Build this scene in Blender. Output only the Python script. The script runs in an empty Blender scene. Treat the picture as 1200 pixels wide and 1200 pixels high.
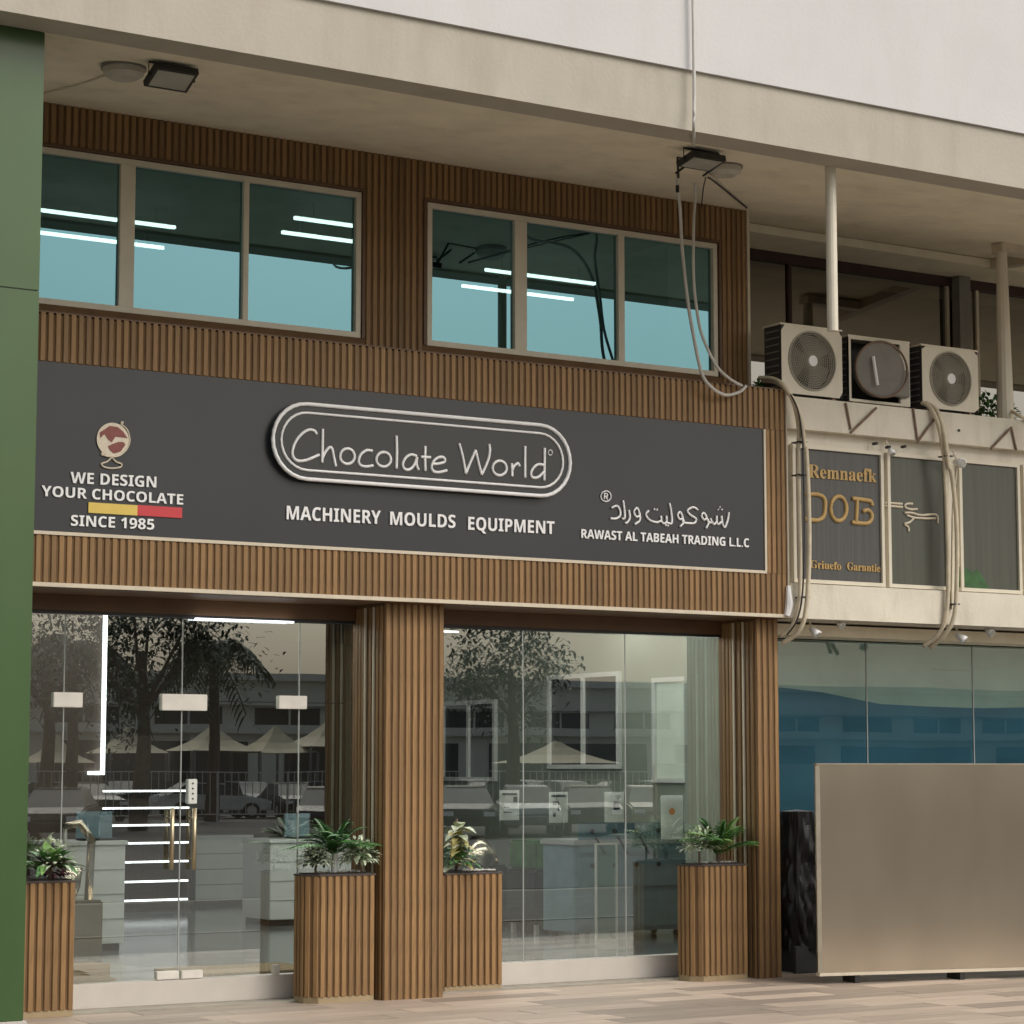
import bpy, bmesh, math, random
from math import radians, sin, cos, pi
from mathutils import Vector, Matrix
random.seed(7)
S = bpy.context.scene
COL = S.collection

# ------------------------------------------------------------------ camera
YAW, PIT, FPX, HC = radians(31.73), radians(6.2138), 2765.0, 1.9
CX, CY = -10.54, -17.2212
RV = Vector((cos(YAW), -sin(YAW), 0))
FV = Vector((sin(YAW)*cos(PIT), cos(YAW)*cos(PIT), sin(PIT)))
UV = RV.cross(FV)
cd = bpy.data.cameras.new('camera'); cam = bpy.data.objects.new('camera', cd); COL.objects.link(cam)
cd.sensor_width = 36; cd.lens = FPX/1200*36; cd.clip_end = 2000; cd.clip_start = .1
cam.matrix_world = Matrix(((RV.x, UV.x, -FV.x, CX), (RV.y, UV.y, -FV.y, CY), (RV.z, UV.z, -FV.z, HC), (0, 0, 0, 1)))
S.camera = cam
def ray(px, py): return RV*((px-600)/FPX) + UV*((600-py)/FPX) + FV
def at(px, py, y):                      # the point of the vertical plane at depth y seen at this pixel of the photo
    d = ray(px, py); t = (y-CY)/d.y
    return Vector((CX+d.x*t, y, HC+d.z*t))
def atz(px, py, z):
    d = ray(px, py); t = (z-HC)/d.z
    return Vector((CX+d.x*t, CY+d.y*t, z))
def zso(y): return 7.25 + .1027*(y-.55)      # the overhang's underside rises gently towards the wall
def ats(px, py, off=0.0):               # the point of that underside (lowered by off) seen at this pixel
    d = ray(px, py); t = (7.25 + .1027*(CY-.55) - off - HC)/(d.z - .1027*d.y)
    return Vector((CX+d.x*t, CY+d.y*t, HC+d.z*t))
def mir(px, py, Y, gy=.7):              # where a thing stands that is seen mirrored in the shop glass
    p = at(px, py, Y); return Vector((p.x, 2*gy-Y, p.z))

# ------------------------------------------------------------------ world and sun
W = bpy.data.worlds.new('World'); S.world = W; W.use_nodes = True
nt = W.node_tree; bg = nt.nodes['Background']
sky = nt.nodes.new('ShaderNodeTexSky'); sky.sky_type = 'NISHITA'; sky.sun_disc = False
SUN_EL, SUN_AZ = radians(43), radians(150)     # azimuth from +Y clockwise
sky.sun_elevation = SUN_EL; sky.sun_rotation = SUN_AZ; sky.air_density = 1.4; sky.dust_density = 5.0; sky.ozone_density = 1.0
hs = nt.nodes.new('ShaderNodeHueSaturation'); hs.inputs['Saturation'].default_value = .55
nt.links.new(sky.outputs[0], hs.inputs['Color']); nt.links.new(hs.outputs[0], bg.inputs[0])
bg.inputs[1].default_value = .15
sd = bpy.data.lights.new('sun', 'SUN'); sd.energy = 1.35; sd.angle = radians(34); sd.color = (1, .975, .93)
sun = bpy.data.objects.new('sun', sd); COL.objects.link(sun)
sdir = Vector((sin(SUN_AZ)*cos(SUN_EL), cos(SUN_AZ)*cos(SUN_EL), sin(SUN_EL)))
sun.rotation_euler = sdir.to_track_quat('Z', 'Y').to_euler()
vs = S.view_settings; vs.view_transform = 'Standard'; vs.look = 'None'; vs.exposure = -0.24; vs.gamma = 1; vs.use_curve_mapping = False
S.cycles.max_bounces = 8; S.cycles.transparent_max_bounces = 12; S.cycles.glossy_bounces = 4

# ------------------------------------------------------------------ materials
def mat(name, col, rough=.6, metal=0, var=.06, scale=6, emit=None, bump=0, bscale=60, rnd=0, stretch=None, spec=.5, dirt=0, dirtcol=(.1, .08, .06)):
    m = bpy.data.materials.new(name); m.use_nodes = True; n = m.node_tree.nodes; l = m.node_tree.links
    b = n['Principled BSDF']; b.inputs['Roughness'].default_value = rough; b.inputs['Metallic'].default_value = metal
    b.inputs['Specular IOR Level'].default_value = spec
    tc = n.new('ShaderNodeTexCoord'); mp = n.new('ShaderNodeMapping'); l.new(tc.outputs['Object'], mp.inputs[0])
    if stretch: mp.inputs['Scale'].default_value = stretch
    nz = n.new('ShaderNodeTexNoise'); nz.inputs['Scale'].default_value = scale; nz.inputs['Detail'].default_value = 5
    l.new(mp.outputs[0], nz.inputs['Vector'])
    mr = n.new('ShaderNodeMapRange'); mr.inputs[1].default_value = .3; mr.inputs[2].default_value = .7
    mr.inputs[3].default_value = 1-var*1.5; mr.inputs[4].default_value = 1+var*1.5; l.new(nz.outputs[0], mr.inputs[0])
    val = mr.outputs[0]
    if rnd:
        oi = n.new('ShaderNodeObjectInfo'); m2 = n.new('ShaderNodeMapRange')
        m2.inputs[3].default_value = 1-rnd; m2.inputs[4].default_value = 1+rnd; l.new(oi.outputs['Random'], m2.inputs[0])
        mm = n.new('ShaderNodeMath'); mm.operation = 'MULTIPLY'; l.new(val, mm.inputs[0]); l.new(m2.outputs[0], mm.inputs[1]); val = mm.outputs[0]
        l.new(oi.outputs['Random'], nz.inputs['W']) if 'W' in nz.inputs and nz.noise_dimensions == '4D' else None
    mx = n.new('ShaderNodeMix'); mx.data_type = 'RGBA'; mx.blend_type = 'MULTIPLY'; mx.inputs[0].default_value = 1
    mx.inputs[6].default_value = (*col, 1); l.new(val, mx.inputs[7]); out = mx.outputs[2]
    if dirt:
        n2 = n.new('ShaderNodeTexNoise'); n2.inputs['Scale'].default_value = 1.3; n2.inputs['Detail'].default_value = 8; n2.inputs['Roughness'].default_value = .65
        mp2 = n.new('ShaderNodeMapping'); mp2.inputs['Scale'].default_value = (2.2, 2.2, .5); l.new(tc.outputs['Object'], mp2.inputs[0]); l.new(mp2.outputs[0], n2.inputs['Vector'])
        r2 = n.new('ShaderNodeMapRange'); r2.inputs[1].default_value = .5; r2.inputs[2].default_value = .78; r2.inputs[3].default_value = 0; r2.inputs[4].default_value = dirt; l.new(n2.outputs[0], r2.inputs[0])
        m3 = n.new('ShaderNodeMix'); m3.data_type = 'RGBA'; l.new(r2.outputs[0], m3.inputs[0]); l.new(out, m3.inputs[6]); m3.inputs[7].default_value = (*dirtcol, 1); out = m3.outputs[2]
    l.new(out, b.inputs['Base Color'])
    if emit: b.inputs['Emission Color'].default_value = (*emit[0], 1); b.inputs['Emission Strength'].default_value = emit[1]
    if bump:
        nb = n.new('ShaderNodeTexNoise'); nb.inputs['Scale'].default_value = bscale; nb.inputs['Detail'].default_value = 4; l.new(mp.outputs[0], nb.inputs['Vector'])
        bp = n.new('ShaderNodeBump'); bp.inputs['Strength'].default_value = bump; bp.inputs['Distance'].default_value = .02
        l.new(nb.outputs[0], bp.inputs['Height']); l.new(bp.outputs[0], b.inputs['Normal'])
    return m
def glass(name, refl, tint, tr, rtint=(1, 1, 1), fres=1.45, rough=0.0, wob=0):
    m = bpy.data.materials.new(name); m.use_nodes = True; n = m.node_tree.nodes; l = m.node_tree.links
    n.remove(n['Principled BSDF']); o = n['Material Output']
    t = n.new('ShaderNodeBsdfTransparent'); t.inputs[0].default_value = (tint[0]*tr, tint[1]*tr, tint[2]*tr, 1)
    g = n.new('ShaderNodeBsdfGlossy'); g.inputs['Roughness'].default_value = rough; g.inputs[0].default_value = (*rtint, 1)
    f = n.new('ShaderNodeFresnel'); f.inputs[0].default_value = fres
    mr = n.new('ShaderNodeMapRange'); mr.inputs[1].default_value = 0; mr.inputs[2].default_value = 1; mr.inputs[3].default_value = refl; mr.inputs[4].default_value = 1; l.new(f.outputs[0], mr.inputs[0])
    mx = n.new('ShaderNodeMixShader'); l.new(mr.outputs[0], mx.inputs[0]); l.new(t.outputs[0], mx.inputs[1]); l.new(g.outputs[0], mx.inputs[2]); l.new(mx.outputs[0], o.inputs[0])
    if wob:
        nb = n.new('ShaderNodeTexNoise'); nb.inputs['Scale'].default_value = 1.1; nb.inputs['Detail'].default_value = 1
        tc = n.new('ShaderNodeTexCoord'); l.new(tc.outputs['Object'], nb.inputs['Vector'])
        bp = n.new('ShaderNodeBump'); bp.inputs['Strength'].default_value = wob; bp.inputs['Distance'].default_value = .02
        l.new(nb.outputs[0], bp.inputs['Height']); l.new(bp.outputs[0], g.inputs['Normal'])
    return m
M = dict(
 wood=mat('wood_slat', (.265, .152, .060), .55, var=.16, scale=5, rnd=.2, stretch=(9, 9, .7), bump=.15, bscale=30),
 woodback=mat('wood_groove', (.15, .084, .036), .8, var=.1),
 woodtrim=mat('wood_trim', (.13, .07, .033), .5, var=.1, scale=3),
 cream=mat('cream_trim', (.66, .58, .45), .45, var=.04, dirt=.2),
 frame=mat('window_frame_paint', (.74, .68, .55), .4, var=.03, dirt=.15),
 render_=mat('cream_render', (.90, .82, .64), .85, var=.04, scale=2, bump=.2, bscale=40, dirt=.25, dirtcol=(.3, .25, .18)),
 beam=mat('beige_beam_paint', (.49, .45, .37), .8, var=.03, scale=2.5, bump=.15, bscale=30, dirt=.4, dirtcol=(.33, .28, .2)),
 white=mat('white_parapet_paint', (.66, .65, .64), .8, var=.02, scale=1.5, bump=.1, bscale=25, dirt=.25, dirtcol=(.55, .5, .48)),
 slab=mat('neighbour_cream_paint', (.74, .69, .575), .8, var=.06, scale=2, bump=.15, bscale=30, dirt=.5, dirtcol=(.36, .3, .2)),
 sign=mat('sign_board_grey', (.028, .031, .036), .3, var=.05, scale=1.2),
 loz=mat('emblem_panel_grey', (.030, .032, .034), .35, var=.04, scale=2),
 letter=mat('white_letter', (.9, .9, .9), .4, var=.02),
 yellow=mat('yellow_stripe', (.75, .55, .12), .5, var=.02),
 red=mat('red_stripe', (.62, .05, .06), .5, var=.02),
 choc=mat('globe_brown', (.23, .06, .05), .5, var=.1, scale=30),
 creamglobe=mat('globe_cream', (.72, .63, .5), .5, var=.05, scale=30),
 green=mat('green_cladding', (.060, .115, .040), .24, var=.05, scale=1, dirt=.3, dirtcol=(.05, .075, .04)),
 plinth=mat('white_plinth_stone', (.56, .52, .47), .4, var=.04, scale=3, dirt=.2, dirtcol=(.4, .34, .28)),
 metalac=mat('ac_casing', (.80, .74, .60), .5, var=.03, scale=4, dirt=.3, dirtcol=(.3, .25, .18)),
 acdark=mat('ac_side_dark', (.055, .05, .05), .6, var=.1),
 guard=mat('fan_guard_wire', (.42, .39, .32), .5, var=.05),
 fanblade=mat('fan_blade', (.24, .225, .20), .6),
 conduit=mat('conduit_beige', (.66, .58, .43), .55, var=.08, scale=8, dirt=.3),
 blackrod=mat('black_metal', (.02, .02, .02), .5),
 rust=mat('rusty_bracket', (.22, .15, .11), .8, var=.2),
 steel=mat('brushed_steel', (.61, .53, .42), .22, metal=1, var=.05, scale=1.2, stretch=(1.5, 1.5, .8), bump=.004, bscale=4, dirt=.2, dirtcol=(.42, .34, .24)),
 steeledge=mat('steel_edge', (.38, .34, .27), .4, metal=.6, var=.1),
 tarp=mat('black_plastic', (.011, .011, .012), .36, var=.1),
 darkbox=mat('dark_grey_box', (.06, .06, .065), .6),
 brass=mat('brushed_brass', (.5, .42, .28), .35, metal=.8),
 chrome=mat('patch_fitting', (.75, .72, .66), .35, metal=.3, var=.05),
 blackp=mat('black_plastic_part', (.02, .02, .02), .4),
 whitep=mat('white_laminate', (.66, .67, .64), .3, var=.02),
 greyp=mat('grey_laminate', (.36, .38, .36), .4, var=.03),
 darkwood=mat('dark_brown_panel', (.06, .04, .028), .5, var=.1, stretch=(8, 8, .5)),
 innerwall=mat('interior_wall', (.27, .30, .25), .7, var=.03),
 innerdark=mat('interior_dark_wall', (.045, .045, .04), .7, var=.05),
 floorin=mat('polished_grey_floor', (.20, .22, .23), .12, var=.06, scale=1.5),
 led=mat('led_light', (.9, .9, .9), .5, emit=((.93, .96, 1), 4)),
 ledfill=mat('interior_fill_light', (.9, .9, .9), .5, emit=((1, .98, .94), 26)), ledtube=mat('led_tube_upper', (.9, .9, .9), .5, emit=((1, .93, .95), 16)),
 paper=mat('paper', (.72, .72, .7), .8, var=.05, scale=12), ink=mat('black_ink', (.03, .03, .03), .8),
 orange=mat('orange_print', (.7, .25, .03), .7),
 tan=mat('coir_mat', (.34, .25, .15), .9, var=.15, scale=30), tile=mat('paver_tile', (.41, .33, .265), .6, var=.12, scale=3, rnd=.34, stretch=(.5, 5, 3), bump=.1, bscale=40),
 gap=mat('paver_joint', (.16, .135, .11), .9), kerb=mat('grey_strip_stone', (.33, .30, .25), .8, var=.08, scale=5),
 asphalt=mat('asphalt', (.065, .062, .058), .9, var=.15, scale=3), roadway=mat('bounce_asphalt', (.15, .14, .125), .9, var=.15, scale=3), concrete=mat('pale_concrete', (.36, .33, .28), .85, var=.06, scale=1),  # roadway: asphalt colour lightened to bounce more light up to the overhang
 lampw=mat('lamp_opal', (.55, .52, .44), .4), lens=mat('flood_lens', (.42, .42, .36), .2), wire=mat('white_cable', (.62, .6, .55), .5, var=.05), wired=mat('dark_cable', (.035, .03, .028), .6),
 blue=mat('blue_window_film', (.065, .20, .29), .3, var=.15, scale=.8, stretch=(1, 1, 3)), pale=mat('pale_window_film', (.75, .82, .70), .5, var=.08, scale=1.5),
 gold=mat('gold_letter', (.50, .33, .12), .5), signgrey=mat('grey_window_board', (.075, .075, .072), .4, var=.12, scale=3, stretch=(10, 1, .2)), signolive=mat('olive_window_board', (.075, .08, .062), .3, var=.1, scale=3, stretch=(6, 1, .2)),
 maroon=mat('maroon_header', (.055, .026, .02), .6),
 leaf=mat('leaf_green', (.07, .20, .05), .5, var=.3, scale=14), leafl=mat('leaf_light', (.20, .36, .10), .5, var=.25, scale=14), leafw=mat('leaf_variegated', (.55, .62, .46), .5, var=.3, scale=40),
 leafy=mat('leaf_yellow', (.44, .40, .16), .45, var=.25, scale=10), leafp=mat('leaf_purple', (.12, .04, .06), .5, var=.3, scale=14), leafd=mat('leaf_dark', (.03, .06, .02), .6, var=.3, scale=3),
 soil=mat('dark_soil', (.04, .03, .025), .95), pebble=mat('white_pebble', (.62, .6, .56), .7, rnd=.1), bark=mat('bark', (.14, .1, .07), .9, var=.2), rim=mat('planter_rim', (.07, .055, .05), .4), brassy=mat('planter_base', (.34, .26, .15), .45),
 canopy=mat('canopy_fabric', (.62, .55, .38), .8, var=.05), steelpost=mat('grey_post', (.25, .25, .25), .5, metal=.5), bldg=mat('opposite_building_paint', (.72, .70, .62), .8, var=.04, scale=.3), bldgtrim=mat('opposite_trim', (.7, .68, .62), .7), glassd=mat('dark_building_glass', (.03, .035, .035), .35),
 carw=mat('car_white', (.75, .75, .74), .2), cars=mat('car_silver', (.4, .41, .42), .25, metal=.4), carb=mat('car_black', (.015, .015, .017), .15), carr=mat('car_beige', (.4, .35, .26), .25), tyre=mat('tyre', (.02, .02, .02), .8),
 gw=glass('upper_window_glass', .27, (.09, .15, .13), 1, (.40, .82, .95), 1.3),
 gs=glass('shop_glass', .27, (.86, .93, .88), .9, (.95, 1, .97), 1.4, wob=.02),
 gn=glass('neighbour_glass', .09, (.80, .92, .92), .92, (.95, 1, 1), 1.4, wob=.02),
 gb=glass('balcony_window_glass', .21, (.16, .15, .14), .7, (1, .98, .93), 1.3), gi=glass('display_glass', .08, (.75, .95, .85), .95),
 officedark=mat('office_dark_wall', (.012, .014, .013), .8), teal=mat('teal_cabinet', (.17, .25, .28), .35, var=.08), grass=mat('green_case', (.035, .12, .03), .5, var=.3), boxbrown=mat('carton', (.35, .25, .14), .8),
)

# ------------------------------------------------------------------ builders
def origin(o):
    v = Vector((0, 0, 0))
    while o: v += o.location; o = o.parent
    return v
class MB:
    def __init__(s): s.v = []; s.f = []; s.m = []; s.k = 0; s.sm = False
    def add(s, vs, fs):
        b = len(s.v); s.v += [Vector(v) for v in vs]; s.f += [tuple(i+b for i in f) for f in fs]; s.m += [s.k]*len(fs); return s
    def box(s, x0, x1, y0, y1, z0, z1):
        return s.add([(x0, y0, z0), (x1, y0, z0), (x1, y1, z0), (x0, y1, z0), (x0, y0, z1), (x1, y0, z1), (x1, y1, z1), (x0, y1, z1)],
                     [(0, 3, 2, 1), (4, 5, 6, 7), (0, 1, 5, 4), (1, 2, 6, 5), (2, 3, 7, 6), (3, 0, 4, 7)])
    def cbox(s, c, sz, rz=0):
        x, y, z = sz[0]/2, sz[1]/2, sz[2]/2; R = Matrix.Rotation(rz, 3, 'Z'); c = Vector(c)
        vs = [c+R @ Vector(p) for p in ((-x, -y, -z), (x, -y, -z), (x, y, -z), (-x, y, -z), (-x, -y, z), (x, -y, z), (x, y, z), (-x, y, z))]
        return s.add(vs, [(0, 3, 2, 1), (4, 5, 6, 7), (0, 1, 5, 4), (1, 2, 6, 5), (2, 3, 7, 6), (3, 0, 4, 7)])
    def prism(s, pts, z0, z1):           # footprint polygon (ccw)
        n = len(pts); return s.add([(x, y, z0) for x, y in pts]+[(x, y, z1) for x, y in pts],
            [tuple(range(n))[::-1], tuple(range(n, 2*n))]+[(i, (i+1) % n, n+(i+1) % n, n+i) for i in range(n)])
    def xz(s, pts, y0, y1):              # outline in the XZ plane, thickness in y
        n = len(pts); return s.add([(x, y0, z) for x, z in pts]+[(x, y1, z) for x, z in pts],
            [tuple(range(n)), tuple(range(n, 2*n))[::-1]]+[((i+1) % n, i, n+i, n+(i+1) % n) for i in range(n)])
    def tube(s, pts, r, n=8, closed=False, rs=None):
        pts = [Vector(p) for p in pts]; N = len(pts); b = len(s.v); up = Vector((.13, .21, 1)).normalized()
        for i, p in enumerate(pts):
            if closed: d = pts[(i+1) % N]-pts[i-1]
            else: d = pts[min(i+1, N-1)]-pts[max(i-1, 0)]
            d = d.normalized() if d.length > 1e-9 else Vector((0, 0, 1))
            a = d.cross(up); a = d.cross(Vector((1, 0, 0))) if a.length < .05 else a
            a.normalize(); c = d.cross(a); rr = rs[i] if rs else r
            for k in range(n):
                t = 2*pi*k/n; s.v.append(p+a*cos(t)*rr+c*sin(t)*rr)
        for i in range(N if closed else N-1):
            for k in range(n):
                j = (i+1) % N
                s.f.append((b+i*n+k, b+j*n+k, b+j*n+(k+1) % n, b+i*n+(k+1) % n)); s.m.append(s.k)
        if not closed:
            s.f.append(tuple(b+k for k in range(n))[::-1]); s.f.append(tuple(b+(N-1)*n+k for k in range(n))); s.m += [s.k]*2
        return s
    def disc(s, c, r, ax, th, n=24):     # short cylinder along axis ax, centred at c
        ax = Vector(ax).normalized(); return s.tube([Vector(c)-ax*th/2, Vector(c)+ax*th/2], r, n)
    def build(s, name, m, parent=None, bevel=0, smooth=False, loc=None):
        o0 = origin(parent) if parent else Vector((0, 0, 0))
        if loc is not None: o0 = Vector(loc)
        me = bpy.data.meshes.new(name); me.from_pydata([tuple(v-o0) for v in s.v], [], s.f)
        for x in (m if isinstance(m, (list, tuple)) else [m]): me.materials.append(x)
        me.polygons.foreach_set('material_index', s.m); 
        bm = bmesh.new(); bm.from_mesh(me); bmesh.ops.recalc_face_normals(bm, faces=bm.faces)
        if bevel: bmesh.ops.bevel(bm, geom=bm.edges, offset=bevel, segments=2, affect='EDGES', clamp_overlap=True)
        bm.to_mesh(me); bm.free()
        if smooth: me.polygons.foreach_set('use_smooth', [True]*len(me.polygons))
        me.update(); o = bpy.data.objects.new(name, me); COL.objects.link(o)
        if parent: o.parent = parent
        if loc is not None: o.location = Vector(loc)-(origin(parent) if parent else Vector((0, 0, 0)))
        return o
def tag(o, label=None, cat=None, group=None, kind=None):
    for k, v in (('label', label), ('category', cat), ('group', group), ('kind', kind)):
        if v: o[k] = v
    return o
def thing(name, label, cat, loc, group=None):
    o = bpy.data.objects.new(name, None); o.location = loc; o.empty_display_size = .1; COL.objects.link(o); return tag(o, label, cat, group)
def struct(name, mb, m, parent=None, **k):
    o = mb.build(name, m, parent, **k); 
    if not parent: o['kind'] = 'structure'
    return o
def box(name, m, parent, x0, x1, y0, y1, z0, z1, bevel=0): return MB().box(x0, x1, y0, y1, z0, z1).build(name, m, parent, bevel)
slatmesh = {}
def slats(parent, x0, x1, yf, z0, z1, pitch=.0625, w=.042, d=.011):
    n = max(1, round((x1-x0)/pitch)); p = (x1-x0)/n
    key = (round(z1-z0, 3), round(w, 3))
    for i in range(n):
        xc = x0+p*(i+.5)
        if key not in slatmesh:
            h = z1-z0; mb = MB(); a = w/2; c = .005
            pts = [(-a, d), (-a, c), (-a+c, 0), (a-c, 0), (a, c), (a, d)]
            mb.prism(pts, 0, h); o = mb.build('slat', M['wood']); me = o.data; bpy.data.objects.remove(o); slatmesh[key] = me
        o = bpy.data.objects.new('slat', slatmesh[key]); COL.objects.link(o); o.parent = parent
        o.location = Vector((xc, yf, z0))-origin(parent)
def slats_side(parent, xf, y0, y1, z0, z1, pitch=.0625, w=.042):     # slats on a left-facing side
    n = max(1, round((y1-y0)/pitch)); p = (y1-y0)/n; key = (round(z1-z0, 3), round(w, 3))
    for i in range(n):
        if key not in slatmesh:
            a = w/2; c = .004; o = MB().prism([(-a, .011), (-a, c), (-a+c, 0), (a-c, 0), (a, c), (a, .011)], 0, z1-z0).build('slat', M['wood']); slatmesh[key] = o.data; bpy.data.objects.remove(o)
        o = bpy.data.objects.new('slat', slatmesh[key]); COL.objects.link(o); o.parent = parent
        o.location = Vector((xf, y0+p*(i+.5), z0))-origin(parent); o.rotation_euler = (0, 0, -pi/2)
def glyph_verts(ch):
    cu = bpy.data.curves.new('t', 'FONT'); cu.body = ch; o = bpy.data.objects.new('t', cu); COL.objects.link(o)
    dg = bpy.context.evaluated_depsgraph_get(); dg.update(); me = bpy.data.meshes.new_from_object(o.evaluated_get(dg)); n = len(me.vertices); bpy.data.objects.remove(o); return n
FONT_OK = 0 < glyph_verts('\U0001D5D4') < 600 and glyph_verts('\U0001D5D4') != glyph_verts('\U0010FFFD')
def text(body, m, parent, name, pl, pr, cap, y, th=.012, bold=.0, font_sp=1.0, face='sans'):
    """pl/pr: left and right ends of the baseline in the photo, cap: cap height in px at the left; lies on plane y"""
    A_, a_, d_ = (0x1D5D4, 0x1D5EE, 0x1D7EC) if face == 'sans' else (0x1D400, 0x1D41A, 0x1D7CE)
    if FONT_OK: body = ''.join(chr(A_+ord(c)-65) if 'A' <= c <= 'Z' else chr(a_+ord(c)-97) if 'a' <= c <= 'z' else chr(d_+ord(c)-48) if '0' <= c <= '9' else c for c in body)
    cu = bpy.data.curves.new('t', 'FONT'); cu.body = body; cu.size = 1; cu.offset = bold; cu.extrude = .5; cu.resolution_u = 3; cu.space_character = font_sp
    o = bpy.data.objects.new('t', cu); COL.objects.link(o); dg = bpy.context.evaluated_depsgraph_get(); dg.update()
    me = bpy.data.meshes.new_from_object(o.evaluated_get(dg)); bpy.data.objects.remove(o)
    xs = [v.co.x for v in me.vertices]; xa, xb = min(xs), max(xs)
    A, B = at(*pl, y), at(*pr, y); T = at(pl[0], pl[1]-cap, y)
    sx = (B.x-A.x)/(xb-xa); sz = (T.z-A.z)/(.73+bold*2); o0 = origin(parent)
    for v in me.vertices:
        x, z, e = v.co.x, v.co.y, v.co.z
        X = A.x+(x-xa)*sx; tt = (x-xa)/(xb-xa)
        v.co = Vector((X, y-(e+.5)*th, A.z+(B.z-A.z)*tt+(z+bold)*sz))-o0
    # every letter becomes a part of its own
    co = [v.co.copy() for v in me.vertices]; root = list(range(len(co)))
    def find(i):
        while root[i] != i: root[i] = root[root[i]]; i = root[i]
        return i
    polys = [tuple(p.vertices) for p in me.polygons]
    for p in polys:
        for q in p[1:]: root[find(q)] = find(p[0])
    isl = {}
    for i in range(len(co)): isl.setdefault(find(i), []).append(i)
    gs = sorted(((min(co[i].x for i in g), max(co[i].x for i in g), g) for g in isl.values()), key=lambda t: t[0]); out = []
    for a, b, g in gs:
        if out and min(b, out[-1][1])-max(a, out[-1][0]) > .5*min(b-a, out[-1][1]-out[-1][0]): out[-1] = (min(a, out[-1][0]), max(b, out[-1][1]), out[-1][2]+g)
        else: out.append((a, b, g))
    for a, b, g in out:
        ix = {v: k for k, v in enumerate(g)}; m2 = bpy.data.meshes.new(name)
        m2.from_pydata([co[v] for v in g], [], [tuple(ix[v] for v in p) for p in polys if p[0] in ix]); m2.materials.append(m); m2.update()
        o = bpy.data.objects.new(name, m2); COL.objects.link(o); o.parent = parent
def smooth_line(pts, k=5):
    P = [Vector(p) for p in pts]
    if len(P) < 3: return P
    out = []
    for i in range(len(P)-1):
        a, b, c, d = P[max(i-1, 0)], P[i], P[i+1], P[min(i+2, len(P)-1)]
        for j in range(k):
            t = j/k; out.append(.5*((2*b)+(c-a)*t+(2*a-5*b+4*c-d)*t*t+(3*b-a-3*c+d)*t**3))
    return out+[P[-1]]
def stroke(mb, pts, org, sc, y, r, closed=False, sm=True):
    P = [at(org[0]+x/sc, org[1]+z/sc, y) for x, z in pts]
    if sm and not closed: P = smooth_line(P)
    mb.tube(P, r, 6, closed)
def ell(cx, cy, rx, ry, n=20, a0=0, a1=2*pi): return [(cx+rx*cos(a0+(a1-a0)*i/n), cy+ry*sin(a0+(a1-a0)*i/n)) for i in range(n)]

# ------------------------------------------------------------------ key dimensions (metres)
XL, XR = -4.75, 3.12          # shop facade ends
ZF0, ZF1 = 3.29, 5.42         # fascia box
ZS = 7.25                     # underside of the roof overhang
YW = .55                      # upper wall
YP = .15                      # pillar fronts
YG = .70                      # shop glass
YO = -2.37                    # overhang front

# ------------------------------------------------------------------ ground
struct('ground', MB().add([(-400, -400, -.03), (400, -400, -.03), (400, 400, -.03), (-400, 400, -.03)], [(0, 1, 2, 3)]), M['concrete'])
struct('road', MB().box(-60, 60, -13.5, -7.2, -.028, -.022), M['roadway'])
struct('parking_lot', MB().box(-60, 140, -84, -14, -.028, -.020), M['asphalt'])
pav = struct('pavement', MB().box(-14, 14, -7.0, .42, -.026, -.012), M['gap'])
struct('kerb', MB().box(-14, 14, -7.15, -7.0, -.026, .0), M['kerb'])
struct('shop_step', MB().box(-4.75, 9, .42, .74, -.026, .012), M['kerb'])
tm = {}
row = 0; y = -4.4
rw = .30
while y < .40:
    x = -5.5+random.random()*1.0 if y > -2.6 else -3.0+random.random()
    while x < 9:
        L = random.choice((.9, 1.2, 1.5)); key = L
        if key not in tm:
            o = MB().box(0, L-.008, 0, rw-.008, -.012, 0).build('paver', M['tile']); tm[key] = o.data; bpy.data.objects.remove(o)
        o = bpy.data.objects.new('paver', tm[key]); COL.objects.link(o); o.parent = pav; o.location = (x, y, random.uniform(-.001, .001)); x += L
    y += rw

# ------------------------------------------------------------------ roof overhang
ov = thing('roof_overhang', 'deep cream roof overhang with beige beam and white parapet above the shop', 'overhang', (0, 0, ZS))
a, b = YO+.30, 2.75
MB().add([(x, y, z) for x in (-9, 16) for y, z in ((a, zso(a)), (b, zso(b)), (b, zso(b)+.25), (a, zso(a)+.25))], [(0, 1, 2, 3), (7, 6, 5, 4), (0, 4, 5, 1), (1, 5, 6, 2), (2, 6, 7, 3), (3, 7, 4, 0)]).build('soffit', M['render_'], ov)
zb_ = at(780, 77.7, YO).z
MB().box(-9, 16, YO, YO+.30, zso(YO), zb_).build('beam', M['beam'], ov)
MB().box(-9, 16, YO-.03, YO+.22, zb_, 10.2).build('parapet', M['white'], ov)
# perpendicular beam over the neighbour's terrace
bX = 6.79
box('cross_beam', M['cream'], ov, bX, bX+.16, -.3, 1.72, ZS-.09, zso(-.3)-.002) if False else MB().add([(x, y, z) for x in (bX, bX+.14) for y, z in ((-.3, zso(-.3)-.10), (1.70, zso(1.7)-.10), (1.70, zso(1.7)), (-.3, zso(-.3)))], [(0, 1, 2, 3), (7, 6, 5, 4), (0, 4, 5, 1), (1, 5, 6, 2), (2, 6, 7, 3), (3, 7, 4, 0)]).build('cross_beam', M['cream'], ov)

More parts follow.
